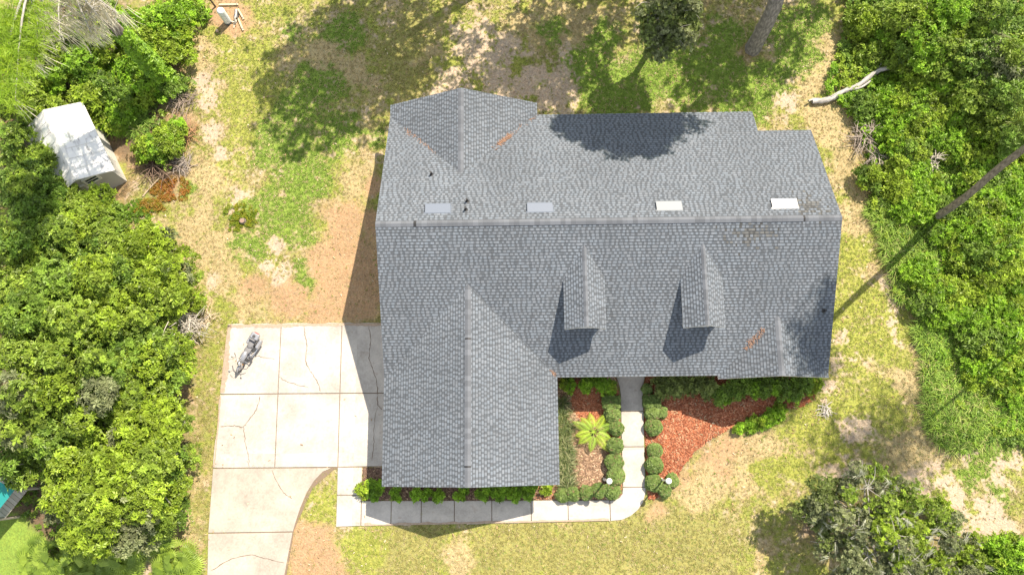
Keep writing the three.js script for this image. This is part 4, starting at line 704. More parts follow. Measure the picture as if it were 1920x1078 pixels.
const BACK = [[-22.5, -17.5, 'close behind the shed'], [-18.2, -19, 'at the foot of the mossy pine'], [-16.8, -22.5, 'beside the water tank'], [-23, -21, 'under the hanging moss']];
const RIGHT = [[17.5, -18.5, 'along the fallen log'], [18.2, -14.8, 'beside the grey brushwood'], [21, -14.2, 'around the pile of bleached sticks'], [20.6, -11, 'at the foot of the leaning pine'], [20.5, -7.2, 'beside the sandy track'], [24, -8, 'deep in the thicket'], [24, -4.5, 'above the tall grass'], [23.5, -17, 'below the young trees'], [21, 5, 'below the sandy path by the front oak']];
const FAR = [[17.5, -22.5, 'behind the fallen log'], [21, -22, 'in the bright stand beyond the log'], [24.5, -21, 'in the dark stand past the bright trees'], [24, -18, 'above the thicket shrubs']];
const size = (h, a, b) => h > b ? 'tall' : h > a ? 'mid-sized' : 'low';
LEFT_TREES.forEach(([x, z, R, h, k], i) => tree('broadleaf_tree', `${size(h, 4.2, 5.8)} ${KIND[k]} broadleaf tree ${near(x, z, WOOD)}`, 'tree', 'trees of the wood beside the driveway', x, z, R, h, k, 1000 + i));
UPPER_SHRUBS.forEach(([x, z, R, h, k], i) => tree('wild_shrub', `${size(h, 2, 2.7)} ${k === 0 ? 'bright green' : KIND[k]} wild shrub ${near(x, z, BACK)}`, 'shrub', 'wild shrubs behind the shed', x, z, R, h, k === 0 ? 4 : k, 1200 + i, { fork: 0.25, trunk: 0.04, dens: 32, bark: barkMat, alt: 1 }));
YARD_SHRUBS.filter(s => s[4] !== 4).forEach(([x, z, R, h, k], i) => bush('wild_shrub', 'lime green bush growing out of the brush heap beside the shed', 'shrub', 'bushes of the brush heap beside the shed', x, z, R, h, k, 1300 + i, { alt: 4 }));
UPPER_RIGHT_TREES.forEach(([x, z, R, h, k], i) => tree('thicket_tree', `${size(h, 2, 3.5)} ${KIND[k]} young tree ${near(x, z, FAR)}`, 'tree', 'young trees beyond the fallen log', x, z, R, h, k === 1 && i % 3 ? 4 : k, 1400 + i, { fork: 0.3, scale: 1, dens: 32 }));
THICKET_SHRUBS.forEach(([x, z, R, h, k], i) => bush('thicket_shrub', `${size(h, 1.15, 1.45)} ${k === 0 ? 'bright green' : KIND[k]} leafy shrub ${near(x, z, RIGHT)}`, 'shrub', 'shrubs of the thicket right of the house', x, z, R * 1.15, h, k === 0 ? 4 : k, 1500 + i, { alt: k === 1 ? 4 : 1 }));

// palmettos: fans of straps
const fan = (() => { const pos = []; for (let i = 0; i < 11; i++) { const a = (i / 10 - 0.5) * 2.5, L = 0.5 * (0.75 + 0.25 * Math.cos(a)), w = 0.028, d = V(Math.sin(a), 0, Math.cos(a)), s = V(d.z, 0, -d.x).multiplyScalar(w); const b = V(0, 0, 0), m = d.clone().multiplyScalar(L * 0.55).add(V(0, 0.05, 0)), t = d.clone().multiplyScalar(L).add(V(0, -0.06, 0)); const m1 = m.clone().add(s), m2 = m.clone().sub(s); for (const p of [b, m1, m2, m1, t, m2]) pos.push(p.x, p.y, p.z); } const g = new THREE.BufferGeometry(); g.setAttribute('position', new THREE.Float32BufferAttribute(pos, 3)); g.computeVertexNormals(); return g; })();
PALMETTOS.forEach(([x, z, R, h], i) => {
  const r = rng(1700 + i), t = thing('palmetto', 'bright green palmetto clump with fan fronds at the foot of the wood', 'palmetto', [x, 0, z], 0, 'palmetto clumps at the edge of the wood'), it = [], st = [];
  const n = Math.round(14 + R * 26);
  for (let k = 0; k < n; k++) { const a = r() * 6.28, q = Math.sqrt(r()) * R, y = h * (0.35 + 0.65 * (1 - q / R) * r() + 0.15), p = V(Math.cos(a) * q, y, Math.sin(a) * q); st.push(rod(V(p.x * 0.2, 0, p.z * 0.2), p, 0.012, 0.007, 4)); const c = GREENS[0]; it.push({ m: new THREE.Matrix4().compose(p, new THREE.Quaternion().setFromEuler(new THREE.Euler((r() - 0.3) * 0.8, -a + Math.PI / 2, (r() - 0.5) * 0.6)), V(1, 1, 1).multiplyScalar(0.75 + r() * 0.5)), c: mix3(c[0], c[1], r()) }); }
  part('stalk', merged(st), std(0.14, 0.2, 0.04), t); scatter('frond', fan, leafMat, t, it);
});

// clipped boxwoods and the planting round the house
function boxwood(x, z, R, label, group, seed, cube) {
  const r = rng(seed), t = thing('boxwood_shrub', label, 'shrub', [x, 0, z], 0, group), it = [], n = Math.round(2300 * R * R * 4), H = Math.max(0.46, R * 1.7) * (0.85 + r() * 0.35), G = [[0.115, 0.195, 0.04], [0.29, 0.39, 0.115]], tone = r() * 0.4, sq = r();
  for (let i = 0; i < n; i++) {
    let p, d; const k = 0.8 + 0.22 * Math.sqrt(r());
    if (cube) { d = V(r() * 2 - 1, r() * 2 - 1, r() * 2 - 1); const m = Math.max(Math.abs(d.x), Math.abs(d.y), Math.abs(d.z)); d.divideScalar(m); p = V(d.x * R * 1.05 * k, H / 2 + d.y * H / 2 * k, d.z * R * 0.72 * k); }
    else { const y = r() * 1.8 - 0.8, a = r() * 6.283, s = Math.sqrt(1 - y * y); d = V(Math.cos(a) * s, y, Math.sin(a) * s); const w = (0.9 + 0.2 * sq) * (1 + 0.34 * (vn(a * 1.6 + seed, y * 2.4 + 5) - 0.5)); p = V(d.x * R * k * w, H * 0.52 + d.y * H * 0.5 * k * w, d.z * R * k * w); }
    if (p.y < 0.03) continue;
    it.push(lookItem(p, d.clone().multiplyScalar(0.8).add(V((r() - 0.5) * 1, 0.4 + (r() - 0.5) * 0.6, (r() - 0.5) * 1)), r() * 6.28, 0.8 + r() * 0.5, r() < 0.05 ? lin(0.3, 0.24, 0.12) : mix3(G[0], G[1], Math.min(1, tone + r() * 0.75), 0.75 + r() * 0.5)));
  }
  const st = []; for (let i = 0; i < 5; i++) { const a = i * 1.26; st.push(rod(V(Math.cos(a) * 0.03, -0.02, Math.sin(a) * 0.03), V(Math.cos(a) * R * 0.5, H * 0.6, Math.sin(a) * R * 0.5), 0.014, 0.006, 4)); }
  part('stem', merged(st), barkMat, t); scatter('foliage', tinySpray, leafMat, t, it); return t;
}
BOXWOODS.forEach(([x, z, R], i) => { const lw = i < 6, row = i >= 6 && i < 10; boxwood(x, z, R, lw ? 'round boxwood edging the court bed side of the front walk' : row ? 'round boxwood in the row at the foot of the court bed' : i === 18 ? 'blue-green boxwood behind the lamp in the red mulch' : 'round boxwood at the edge of the red mulch beside the front walk', lw ? 'boxwoods along the court bed' : row ? 'boxwoods at the foot of the court bed' : i === 18 ? undefined : 'boxwoods along the red mulch', 1800 + i); });
CUBE_BOXWOODS.forEach(([x, z, R], i) => boxwood(x, z, R, i ? 'square clipped boxwood in the red mulch near the porch' : 'square clipped boxwood in the court bed near the porch', undefined, 1850 + i, true));
const planting = (list, name, label, group, h, kind, seed, o) => list.forEach(([x, z, R], i) => bush(name, label, 'shrub', list.length > 1 ? group : undefined, x, z, R, h * (0.9 + 0.2 * ((i * 7) % 5) / 5), kind, seed + i, { leaf: smallSpray[i % 2], dens: 75, clumpR: 0.3, scale: 1, ...o }));
planting(HEDGE_LEFT, 'hedge_shrub', 'leafy green shrub under the eave between garage and porch', 'shrubs between garage and porch', 0.95, 4, 1900, { alt: 1 });
planting(HEDGE_OLIVE, 'hedge_shrub', 'dark olive shrub under the front eave beside the porch', 'olive shrubs beside the porch', 1.05, 5, 1910, { alt: 5 });
planting(HEDGE_GREEN, 'hedge_shrub', 'glossy deep green shrub under the small front gable', 'glossy shrubs under the small front gable', 1.0, 2, 1920, { leaf: spray[1], dens: 55, scale: 0.8, alt: 4 });
planting(HEDGE_LIME, 'hedge_shrub', 'yellow-green feathery shrub at the right front corner of the house', '', 0.8, 1, 1930, { alt: 1 });
planting(LOW_PLANTS, 'low_plant', 'low bright green plant on the lawn edge of the red mulch', 'low plants at the edge of the red mulch', 0.4, 4, 1940, { leaf: smallSpray[0], alt: 1 });
planting(BED_SHRUBS, 'bed_shrub', 'small green shrub in the narrow bed below the garage gable', 'shrubs below the garage gable', 0.6, 4, 1950, { leaf: smallSpray[1], clumpR: 0.24, alt: 4 });
LIME_SHRUBS.forEach(([x, z, R], i) => bush('lime_shrub', i ? 'tiny lime yellow shrub in red mulch at the garage corner' : 'lime yellow shrub at the turn of the walk beside the garage', 'shrub', undefined, x, z, R, 0.5, 1, 1970 + i, { leaf: smallSpray[0], dens: 85, clumpR: 0.24, scale: 1, alt: 1 }));
STRAPPY.forEach(([x, z, R], i) => {
  const r = rng(1980 + i), t = thing('strap_leaf_plant', 'pale striped strap-leaf clump along the garage side wall', 'plant', [x, 0, z], 0, 'strap-leaf clumps along the garage'), it = [];
  for (let k = 0; k < 16; k++) { const a = r() * 6.28, q = Math.sqrt(r()) * R, s = 0.6 + r() * 0.5, w = r(); it.push(lookItem(V(Math.cos(a) * q, 0, Math.sin(a) * q), V((r() - 0.5) * 0.5, 1, (r() - 0.5) * 0.5), r() * 6.28, s, w < 0.5 ? lin(0.16, 0.21, 0.065) : w < 0.8 ? lin(0.36, 0.37, 0.19) : lin(0.09, 0.14, 0.05))); }
  scatter('leaves', strapTuft, leafMat, t, it);
  part('root_crown', placed(new THREE.SphereGeometry(R * 0.4, 8, 5), 0, 0.02, 0, 0, 0, 0, 1, 0.4, 1), std(0.12, 0.1, 0.06), t);
});
{ // small palm in the court bed
  const r = rng(42), t = thing('small_palm', 'small lime green palm with arching feather fronds in the court bed', 'palm', [3.38, 0, -0.84]);
  part('trunk', limb([V(0, -0.05, 0), V(0, 0.2, 0), V(0.02, 0.45, 0)], 0.11, 0.07, 9, 0.2, r), barkMat, t);
  const fm = [[0.30, 0.46, 0.02], [0.36, 0.50, 0.025], [0.24, 0.41, 0.02]].map(c => new THREE.MeshPhysicalMaterial({ color: lin(...c), roughness: 0.6, transmission: 0.3, thickness: 0, side: THREE.DoubleSide }));
  const az = [-1.75, -0.95, -0.35, 0.4, 0.95, 1.75, 2.5, 2.95, 3.6, 4.0];
  az.forEach((a, i) => {
    const L = 1.12 * (0.82 + r() * 0.28), pos = [], d = V(Math.cos(a), 0, Math.sin(a)), s = V(-d.z, 0, d.x), at = u => d.clone().multiplyScalar(L * (u * 0.95)).add(V(0, 0.45 + 0.45 * u - 0.6 * u * u, 0));
    for (let k = 1; k <= 26; k++) { const u = 0.16 + 0.84 * k / 26, b = at(u), ll = 0.20 * Math.sin(Math.PI * Math.min(1, 0.2 + u * 0.82)) + 0.03; for (const q of [-1, 1]) { const tip = b.clone().addScaledVector(s, q * ll).addScaledVector(d, ll * 0.75).add(V(0, -0.05 - r() * 0.04, 0)), w = d.clone().multiplyScalar(0.014); const m = b.clone().lerp(tip, 0.4).add(V(0, 0.02, 0)); for (const p of [b, m.clone().add(w), m.clone().sub(w), m.clone().add(w), tip, m.clone().sub(w)]) pos.push(p.x, p.y, p.z); } }
    const lg = new THREE.BufferGeometry(); lg.setAttribute('position', new THREE.Float32BufferAttribute(pos, 3)); lg.computeVertexNormals();
    const st = limb([at(0), at(0.33), at(0.66), at(1)], 0.018, 0.005, 5);
    part('frond', merged([lg, st]), fm[i % 3], t);
  });
}
// tall grass at the thicket's edge: each stand is a clump
TALL_GRASS.forEach(([x, z, R], i) => {
  const r = rng(2100 + i), t = thing('tall_grass_clump', i > 37 ? 'stand of pale weedy grass behind the shed' : `stand of tall pale green grass ${near(x, z, RIGHT)}`, 'grass', [x, 0, z], 0, i > 37 ? 'weedy grass behind the shed' : 'tall grass at the thicket edge'), it = [], n = Math.round(R * R * 420);
  for (let k = 0; k < n; k++) { const a = r() * 6.28, q = Math.sqrt(r()) * R * 1.3, w = r(), f = 0.7 + r() * 0.65; it.push(lookItem(V(Math.cos(a) * q, 0, Math.sin(a) * q), V((r() - 0.5) * 0.9, 1, (r() - 0.5) * 0.9), r() * 6.28, 0.4 + r() * 0.85, w < 0.55 ? lin(0.22 * f, 0.33 * f, 0.05 * f) : w < 0.85 ? lin(0.14 * f, 0.26 * f, 0.03 * f) : lin(0.31 * f, 0.31 * f, 0.11 * f))); }
  scatter('blades', strapTuft, bladeMat, t, it);
  const wd = []; for (let k = 0; k < R * R * 130; k++) { const a = r() * 6.28, q = Math.sqrt(r()) * R * 1.35, G = GREENS[r() < 0.5 ? 4 : 1]; wd.push(lookItem(V(Math.cos(a) * q, 0.12 + r() * 0.3, Math.sin(a) * q), V(r() - 0.5, 0.9, r() - 0.5), r() * 6.28, 0.7 + r() * 0.6, mix3(G[0], G[1], r(), 0.9))); }
  if (wd.length) scatter('weeds', smallSpray[i % 2], leafMat, t, wd);
});
{ // low vines and seedlings on the thicket floor
  const r = rng(2300), it = [], poly = [[15.9, -18.2], [17.5, -22.5], [16.5, -25], [29, -25], [27, -10], [25, 0.5], [22.3, -0.2], [20.4, -0.3], [20.2, -3], [19.0, -7.8], [18.9, -9.6], [17.6, -11.5], [17.9, -14], [17.2, -16.5]];
  for (let i = 0; i < 17000; i++) { const x = lerp(15, 29, r()), z = lerp(-25, 0.5, r()); if (!inside(poly, x, z)) continue; const k = vn(x * 0.7, z * 0.7), G = GREENS[k > 0.55 ? 4 : k > 0.35 ? 1 : 2]; it.push(lookItem(V(x, 0.05 + r() * 0.45, z), V((r() - 0.5), 1, (r() - 0.5)), r() * 6.28, 0.7 + r() * 0.8, mix3(G[0], G[1], r()))); }
  const o = scatter('undergrowth', spray[1], leafMat, scene, it); tag(o, 'low leafy vines covering the thicket floor', 'undergrowth');
}
{ // and on the floor of the wood
  const r = rng(2310), it = [];
  for (let i = 0; i < 5200; i++) { const x = lerp(-29, -16.5, r()), z = lerp(-25, 6, r()); if (soilWeights(x, z)[5] < 0.5) continue; if (Math.abs((x + 21.5) * 0.88 + (z + 15) * -0.47) < 2.4 && Math.abs((x + 21.5) * 0.47 + (z + 15) * 0.88) < 2.6) continue; const G = GREENS[r() < 0.6 ? 2 : 0]; it.push(lookItem(V(x, 0.05 + r() * 0.35, z), V((r() - 0.5), 1, (r() - 0.5)), r() * 6.28, 0.7 + r() * 0.8, mix3(G[0], G[1], r()))); }
  const o = scatter('undergrowth', spray[0], leafMat, scene, it); o.name = numbered('undergrowth'); taken.undergrowth = 1; o.name = 'undergrowth_001'; tag(o, 'low seedlings covering the floor of the wood', 'undergrowth');
}
// ---------------------------------------------------------------- tall trees round the plot
const trunkTex = tex(256, 256, (u, v) => { const n = fbm(u * 18, v * 4, 4), f = vn(u * 60, v * 16), k = 0.07 + 0.30 * n * n + 0.06 * f; return [k * 1.05, k * 0.97, k * 0.88]; }), trunkBark = new THREE.MeshStandardMaterial({ map: trunkTex, roughness: 0.95, bumpMap: trunkTex, bumpScale: 0.03 });
function pine(label, base, top, R, opt = {}) { // bare trunk from base to top, crown round the top
  const r = rng(opt.seed), t = thing('pine_tree', label, 'tree', [base[0], 0, base[1]], 0), b = V(0, -0.2, 0), e = V(top[0] - base[0], top[2], top[1] - base[1]), mid = k => V(lerp(b.x, e.x, k ** (opt.bend ?? 1)), lerp(b.y, e.y, k), lerp(b.z, e.z, k ** (opt.bend ?? 1))).add(V((r() - 0.5) * 0.25, 0, (r() - 0.5) * 0.25));
  part('trunk', limb([b, mid(0.25), mid(0.5), mid(0.75), e], opt.r0 ?? 0.2, opt.r1 ?? 0.1, 12, 0.12, r), opt.bark ?? barkMat, t);
  const wood = [], it = [], n = opt.boughs ?? 22;
  for (let i = 0; i < n; i++) {
    const k = opt.low !== undefined ? lerp(opt.low, 1, i / n) : lerp(0.72, 1, i / n), p = b.clone().lerp(e, k), a = i * 2.4 + r() * 0.6, L = R * (0.55 + 0.5 * r()) * (1 - 0.35 * (i / n)), q = p.clone().add(V(Math.cos(a) * L, 0.25 * L * (r() - 0.2), Math.sin(a) * L));
    wood.push(limb([p, p.clone().lerp(q, 0.5).add(V(0, 0.2, 0)), q], 0.07, 0.02, 5));
    const m = opt.tufts ?? 46;
    for (let j = 0; j < m; j++) { const f = 0.35 + 0.7 * r(), c = p.clone().lerp(q, f).add(V((r() - 0.5) * (opt.spread ?? 1.5), (r() - 0.4) * 0.8, (r() - 0.5) * (opt.spread ?? 1.5))); it.push(opt.leafy ? lookItem(c, V((r() - 0.5), 0.8, (r() - 0.5)), r() * 6.28, 1 + r() * 0.7, mix3(GREENS[opt.kind ?? 5][0], GREENS[opt.kind ?? 5][1], r())) : lookItem(c, V(q.x - p.x + (r() - 0.5) * L, L * (0.3 + r()), q.z - p.z + (r() - 0.5) * L), r() * 6.28, 0.9 + r() * 0.6, mix3([0.10, 0.16, 0.02], [0.22, 0.27, 0.03], r()))); }
  }
  part('limbs', merged(wood), opt.bark ?? greyBarkMat, t);
  scatter('crown', opt.leafy ? bigSpray : needleTuft, leafMat, t, it);
  return t;
}
pine('tall slender pine leaning over the thicket on the right of the house', [20.59, -11.05], [18.75, -10.95, 15.8], 1.7, { seed: 3001, r0: 0.19, r1: 0.1, boughs: 20, tufts: 46, low: 0.8 });
pine('thick grey pine trunk on the back lawn near the fallen log', [12.4, -20.56], [9.6, -21.4, 14.5], 3.2, { seed: 3002, r0: 0.42, r1: 0.2, boughs: 34, tufts: 70, low: 0.86, bend: 2.2, leafy: true, bark: trunkBark });
pine('tall tree behind the house whose shadow crosses the left lawn', [0.6, -25.6], [-4.6, -26.2, 13.4], 4.9, { seed: 3003, r0: 0.3, r1: 0.15, boughs: 46, tufts: 26, low: 0.58, leafy: true, spread: 2.8 });
pine('unseen thin pine beyond the thicket placed for its shade above the front oak', [30, -9], [22.6, -7.2, 16], 2.6, { seed: 3004, r0: 0.075, r1: 0.05, spread: 2.2, boughs: 20, tufts: 42, low: 0.8 });  // off-frame pine placed for its shade; trunk thinned so its own shadow fades
pine('leafy oak behind the house shading the back lawn', [8.5, -29], [5.4, -24.8, 12.2], 4.0, { seed: 3005, r0: 0.35, r1: 0.15, boughs: 30, tufts: 22, low: 0.6, leafy: true, spread: 2.6 });
pine('leafy oak behind the fallen log shading the back lawn', [19, -31], [15.6, -26.2, 12.4], 4.0, { seed: 3006, r0: 0.35, r1: 0.15, boughs: 30, tufts: 22, low: 0.6, leafy: true, spread: 2.6 });

// ---------------------------------------------------------------- oaks with grey limbs
function oak(label, x, z, lobes, trunkTop, kind, seed, o = {}) {
  const r = rng(seed), t = thing('oak_tree', label, 'tree', [x, 0, z]), wood = [], it = [], moss = [], f = V(...trunkTop);
  wood.push(limb([V(0, -0.2, 0), V(f.x * 0.35, f.y * 0.5, f.z * 0.35), f], o.r ?? 0.26, 0.15, 9, 0.2, r));
  for (const [lx, ly, lz, R, k, d] of lobes) {
    const e = V(lx, ly, lz); wood.push(limb([f.clone(), f.clone().lerp(e, 0.5).add(V((r() - 0.5) * 0.5, 0.1, (r() - 0.5) * 0.5)), e.clone().add(V(0, -0.25, 0))], 0.08, 0.025, 6));
    for (let i = 0; i < 9; i++) { const a = r() * 6.28, y = r() * 1.4 - 0.6, s = R * (0.75 + r() * 0.35), q = e.clone().add(V(Math.cos(a) * s, y * s * 0.6, Math.sin(a) * s)); wood.push(limb([e, e.clone().lerp(q, 0.5).add(V((r() - 0.5) * 0.3, 0.05, (r() - 0.5) * 0.3)), q], 0.022, 0.006, 4)); }
    const n = Math.round(5 + R * 4); for (let i = 0; i < n; i++) { const a = r() * 6.28, s = R * Math.sqrt(r()) * 0.85, rc = 0.36 * (0.6 + r() * 0.7); clumpLeaves(it, r, lx + Math.cos(a) * s, ly + (r() - 0.35) * R * 0.6, lz + Math.sin(a) * s, rc, rc * 0.7, d ?? 64, r() < 0.4 ? 3 : k ?? kind, { scale: 0.9, inner: 0.3 }); }
    if (o.moss) for (let i = 0; i < 10 * R; i++) { const a = r() * 6.28, s = R * Math.sqrt(r()); moss.push(lookItem(V(lx + Math.cos(a) * s, ly + (r() - 0.1) * R * 0.5, lz + Math.sin(a) * s), V((r() - 0.5) * 2, 0.6, (r() - 0.5) * 2), r() * 6.28, 0.35 + r() * 0.35, lin(0.42, 0.44, 0.34))); }
  }
  part('trunk', merged(wood), greyBarkMat, t); scatter('crown', smallSpray[0], leafMat, t, it); if (moss.length) scatter('moss', mossTuft, bladeMat, t, moss);
  return t;
}
oak('grey-limbed oak with loose olive crown on the front lawn corner', 14.9, 3.0, [[3.2, 2.7, 0.6, 0.9, 0], [4.1, 2.2, 1.2, 0.8, 1], [3.6, 2.4, 2.9, 0.9, 1], [4.4, 1.9, 2.4, 0.7, 1], [0.3, 3.0, 2.7, 0.9, 5], [-2.2, 2.7, -0.2, 0.8, 5], [-1.5, 3.0, -0.9, 1.1, 5], [-0.3, 3.6, -1.3, 1.1, 0], [0.9, 3.4, -0.8, 1.0, 0], [-0.8, 3.5, 0.3, 1.2, 0], [0.5, 3.9, 0.5, 1.1, 1], [1.7, 3.0, 0.6, 1.0, 1], [-0.4, 3.2, 1.5, 1.1, 3], [1.0, 3.3, 1.8, 1.0, 1], [2.4, 2.6, 1.4, 1.0, 1], [2.2, 2.7, 2.5, 0.9, 1], [-1.7, 2.6, 0.9, 0.8, 5], [-1.1, 2.8, 2.4, 0.8, 3], [3.1, 2.3, 2.2, 0.7, 1]], [0.2, 1.8, 0], 5, 4001, { moss: true });
oak('small oak bough with dark olive leaves over the back lawn', 7.6, -21.4, [[-1.2, 3.9, 1.7, 0.9, 5], [-0.5, 4.3, 1.2, 1.0, 5], [-0.8, 3.6, 2.4, 0.8, 5], [-0.1, 4.1, 2.2, 0.9, 5], [0.4, 4.5, 0.8, 1.0, 5], [-1.2, 4.3, 0.7, 1.0, 5], [0.6, 3.9, 1.8, 0.7, 5]], [0, 3.0, 0.4], 5, 4002, { r: 0.16 });
tree('broadleaf_tree', 'small yellow-green sapling between the front oak and the sandy path', 'tree', undefined, 18.6, 2.9, 0.6, 2.2, 1, 4003, { leaf: smallSpray[1], dens: 60, clumpR: 0.35 });

// ---------------------------------------------------------------- mossy pine at the upper left
{
  const r = rng(4100), t = thing('mossy_pine', 'tall pine with ivy round its trunk and hanging grey moss behind the shed', 'tree', [-18.2, 0, -19.0]);
  part('trunk', limb([V(0, -0.2, 0), V(0, 4, 0.05), V(0.05, 9, 0), V(0, 15, -0.2)], 0.3, 0.16, 10, 0.15, r), barkMat, t);
  const ivy = []; for (let i = 0; i < 900; i++) { const y = Math.pow(r(), 1.3) * 5.6, a = r() * 6.28, w = 0.32 + 0.35 * (1 - y / 6.5) * r(); ivy.push(lookItem(V(Math.cos(a) * w, y, Math.sin(a) * w), V(Math.cos(a), 0.6, Math.sin(a)), r() * 6.28, 0.7 + r() * 0.6, mix3(GREENS[4][0], GREENS[4][1], r()))); }
  scatter('ivy', spray[0], leafMat, t, ivy);
  const wood = [], moss = [], need = [];
  const bough = (y, a, L, drop, mossN, needN) => { const p = V(0, y, 0), q = V(Math.cos(a) * L, y + drop, Math.sin(a) * L), m = p.clone().lerp(q, 0.5).add(V(0, 0.3, 0)); wood.push(limb([p, m, q], 0.075, 0.015, 5)); for (let i = 0; i < 7; i++) { const s = p.clone().lerp(q, 0.3 + r() * 0.65); wood.push(limb([s, s.clone().add(V((r() - 0.5) * 0.7, -0.1, (r() - 0.5) * 0.7)), s.clone().add(V((r() - 0.5) * 1.8, -0.3 * r(), (r() - 0.5) * 1.8))], 0.026, 0.007, 4)); }
    for (let i = 0; i < mossN; i++) { const s = p.clone().lerp(q, 0.15 + r() * 0.85); moss.push(lookItem(s.add(V((r() - 0.5) * 0.9, -0.1, (r() - 0.5) * 0.9)), V((r() - 0.5) * 0.35, -1, (r() - 0.5) * 0.35), r() * 6.28, 0.7 + r() * 0.9, lin(0.60, 0.57, 0.45))); }
    for (let i = 0; i < needN; i++) { const s = p.clone().lerp(q, 0.55 + r() * 0.5); need.push(lookItem(s.add(V((r() - 0.5) * 1.5, (r() - 0.3) * 0.8, (r() - 0.5) * 1.5)), V((r() - 0.5), 0.9, (r() - 0.5)), r() * 6.28, 1 + r() * 0.7, mix3([0.19, 0.33, 0.02], [0.33, 0.47, 0.025], r()))); } };
  bough(9.2, 1.15, 2.6, 0.2, 34, 0); bough(9.8, 1.5, 3.0, 0.2, 34, 0); bough(8.8, 0.6, 2.2, 0.2, 24, 0); bough(10.0, 1.85, 3.2, 0.2, 34, 0); bough(9.4, 0.9, 2.2, 0.1, 24, 0); bough(11.0, 1.66, 4.6, 0.0, 8, 80); bough(11.3, 1.76, 5.4, 0.0, 6, 90); bough(10.8, 1.9, 4.0, 0.2, 8, 80); bough(11.6, 1.62, 6.2, -0.2, 4, 70); bough(11.5, 0.4, 3, 0.4, 10, 60); bough(12, 4.2, 3, 0.4, 10, 60); bough(12.8, 5.4, 3, 0.4, 10, 60); bough(13.6, 3.4, 3, 0.6, 8, 60); bough(14.4, 2.4, 2.4, 0.5, 6, 60);
  part('limbs', merged(wood), greyBarkMat, t); scatter('moss', mossTuft, bladeMat, t, moss); scatter('needles', needleTuft, leafMat, t, need);
}
// ---------------------------------------------------------------- fallen log, brush heaps
{
  const r = rng(4200), t = thing('fallen_log', 'weathered grey fallen log at the edge of the thicket', 'log', [15.2, 0, -17.5]), pts = [[0, 0.16, 0], [0.9, 0.22, -0.08], [1.6, 0.3, -0.45], [2.4, 0.42, -0.75], [3.2, 0.55, -1.35], [4.1, 0.7, -1.6], [4.95, 0.8, -1.98]].map(p => V(...p));
  const silver = std(0.50, 0.47, 0.43, 0.95, { map: greyTex, bumpMap: greyTex, bumpScale: 0.03 }); silver.color.setRGB(1, 1, 1); const silverTex = tex(128, 256, (u, v) => { const n = fbm(u * 24, v * 6, 4), k = 0.12 + 0.5 * n; return [k, k * 0.95, k * 0.89]; }); silver.map = silverTex;
  part('log', limb(pts, 0.14, 0.1, 10, 0.6, r), silver, t);
  part('branch', limb([V(-0.25, 0.3, 0.05), V(0.1, 0.22, -0.1), V(0.6, 0.3, -0.05), V(1.2, 0.4, -0.3)], 0.05, 0.03, 6), silver, t); part('branch', limb([V(3.2, 0.4, -1.25), V(3.7, 0.55, -2.0), V(4.4, 0.7, -2.7)], 0.05, 0.015, 6), silver, t); part('branch', limb([V(1.8, 0.3, -0.5), V(2.4, 0.5, -0.55), V(3.0, 0.45, -0.95)], 0.07, 0.05, 6), silver, t);
}
function brush(label, x, z, R, H, n, col, seed, flat = 0.4) { // a heap of thin dead branches
  const r = rng(seed), t = thing('brush_heap', label, 'branches', [x, 0, z]), m = std(...col, 0.95), g = [];
  for (let i = 0; i < n; i++) {
    const a = r() * 6.28, q = Math.sqrt(r()) * R * 0.6, b = r() * 6.28, L = R * (0.5 + r() * 0.7), p = V(Math.cos(a) * q, H * r() * (1 - q / R) + 0.05, Math.sin(a) * q), d = V(Math.cos(b) * L, (r() - 0.45) * L * flat, Math.sin(b) * L);
    const e = p.clone().add(d); e.y = Math.max(0.02, e.y); g.push(limb([p, p.clone().lerp(e, 0.5).add(V((r() - 0.5) * 0.2, 0.06, (r() - 0.5) * 0.2)), e], 0.018 + r() * 0.014, 0.005, 4));
    for (let k = 0; k < 2; k++) { const s = p.clone().lerp(e, 0.4 + r() * 0.5), f = s.clone().add(V((r() - 0.5) * L * 0.7, (r() - 0.3) * 0.2, (r() - 0.5) * L * 0.7)); f.y = Math.max(0.02, f.y); g.push(rod(s, f, 0.009, 0.004, 4)); }
    if (i === Math.floor(n / 2) || i === n - 1) { part(i === n - 1 ? 'twigs' : 'branches', merged(g.splice(0)), m, t); }
  }
  return t;
}
brush('heap of bleached dead branches at the wood edge beside the driveway', -16.25, -6.1, 1.0, 2.6, 130, [0.50, 0.46, 0.40], 4301, 0.9);
brush('pale dry twigs reaching onto the lawn beside the bleached branches', -15.45, -6.5, 0.6, 0.5, 36, [0.55, 0.44, 0.30], 4302);
brush('long heap of grey brushwood between house and thicket', 17.75, -15.5, 0.95, 0.9, 90, [0.33, 0.28, 0.24], 4303);
brush('lower end of the grey brushwood beside the thicket', 18.1, -14.3, 0.7, 0.7, 60, [0.37, 0.32, 0.28], 4304);
brush('small pile of bleached sticks in a gap of the thicket', 20.75, -14.05, 0.6, 1.3, 60, [0.46, 0.42, 0.36], 4305);
brush('dark brushwood around the lime bush beside the shed', -18.5, -14.5, 1.1, 0.5, 80, [0.16, 0.11, 0.08], 4306);
brush('grey twiggy brushwood beside the lime bush', -17.3, -14.6, 0.7, 0.45, 60, [0.30, 0.26, 0.23], 4307);
brush('tangle of dry branches at the foot of the mossy pine', -17.5, -18.1, 0.9, 0.5, 70, [0.26, 0.21, 0.17], 4308);
brush('rusty dead brush on the lawn edge beside the shed', -17.2, -16.2, 0.8, 0.3, 60, [0.36, 0.21, 0.11], 4309, 0.2);
brush('grey dry branches under the wood beside the driveway', -16.9, -3.9, 0.8, 0.25, 50, [0.26, 0.20, 0.16], 4310, 0.2);
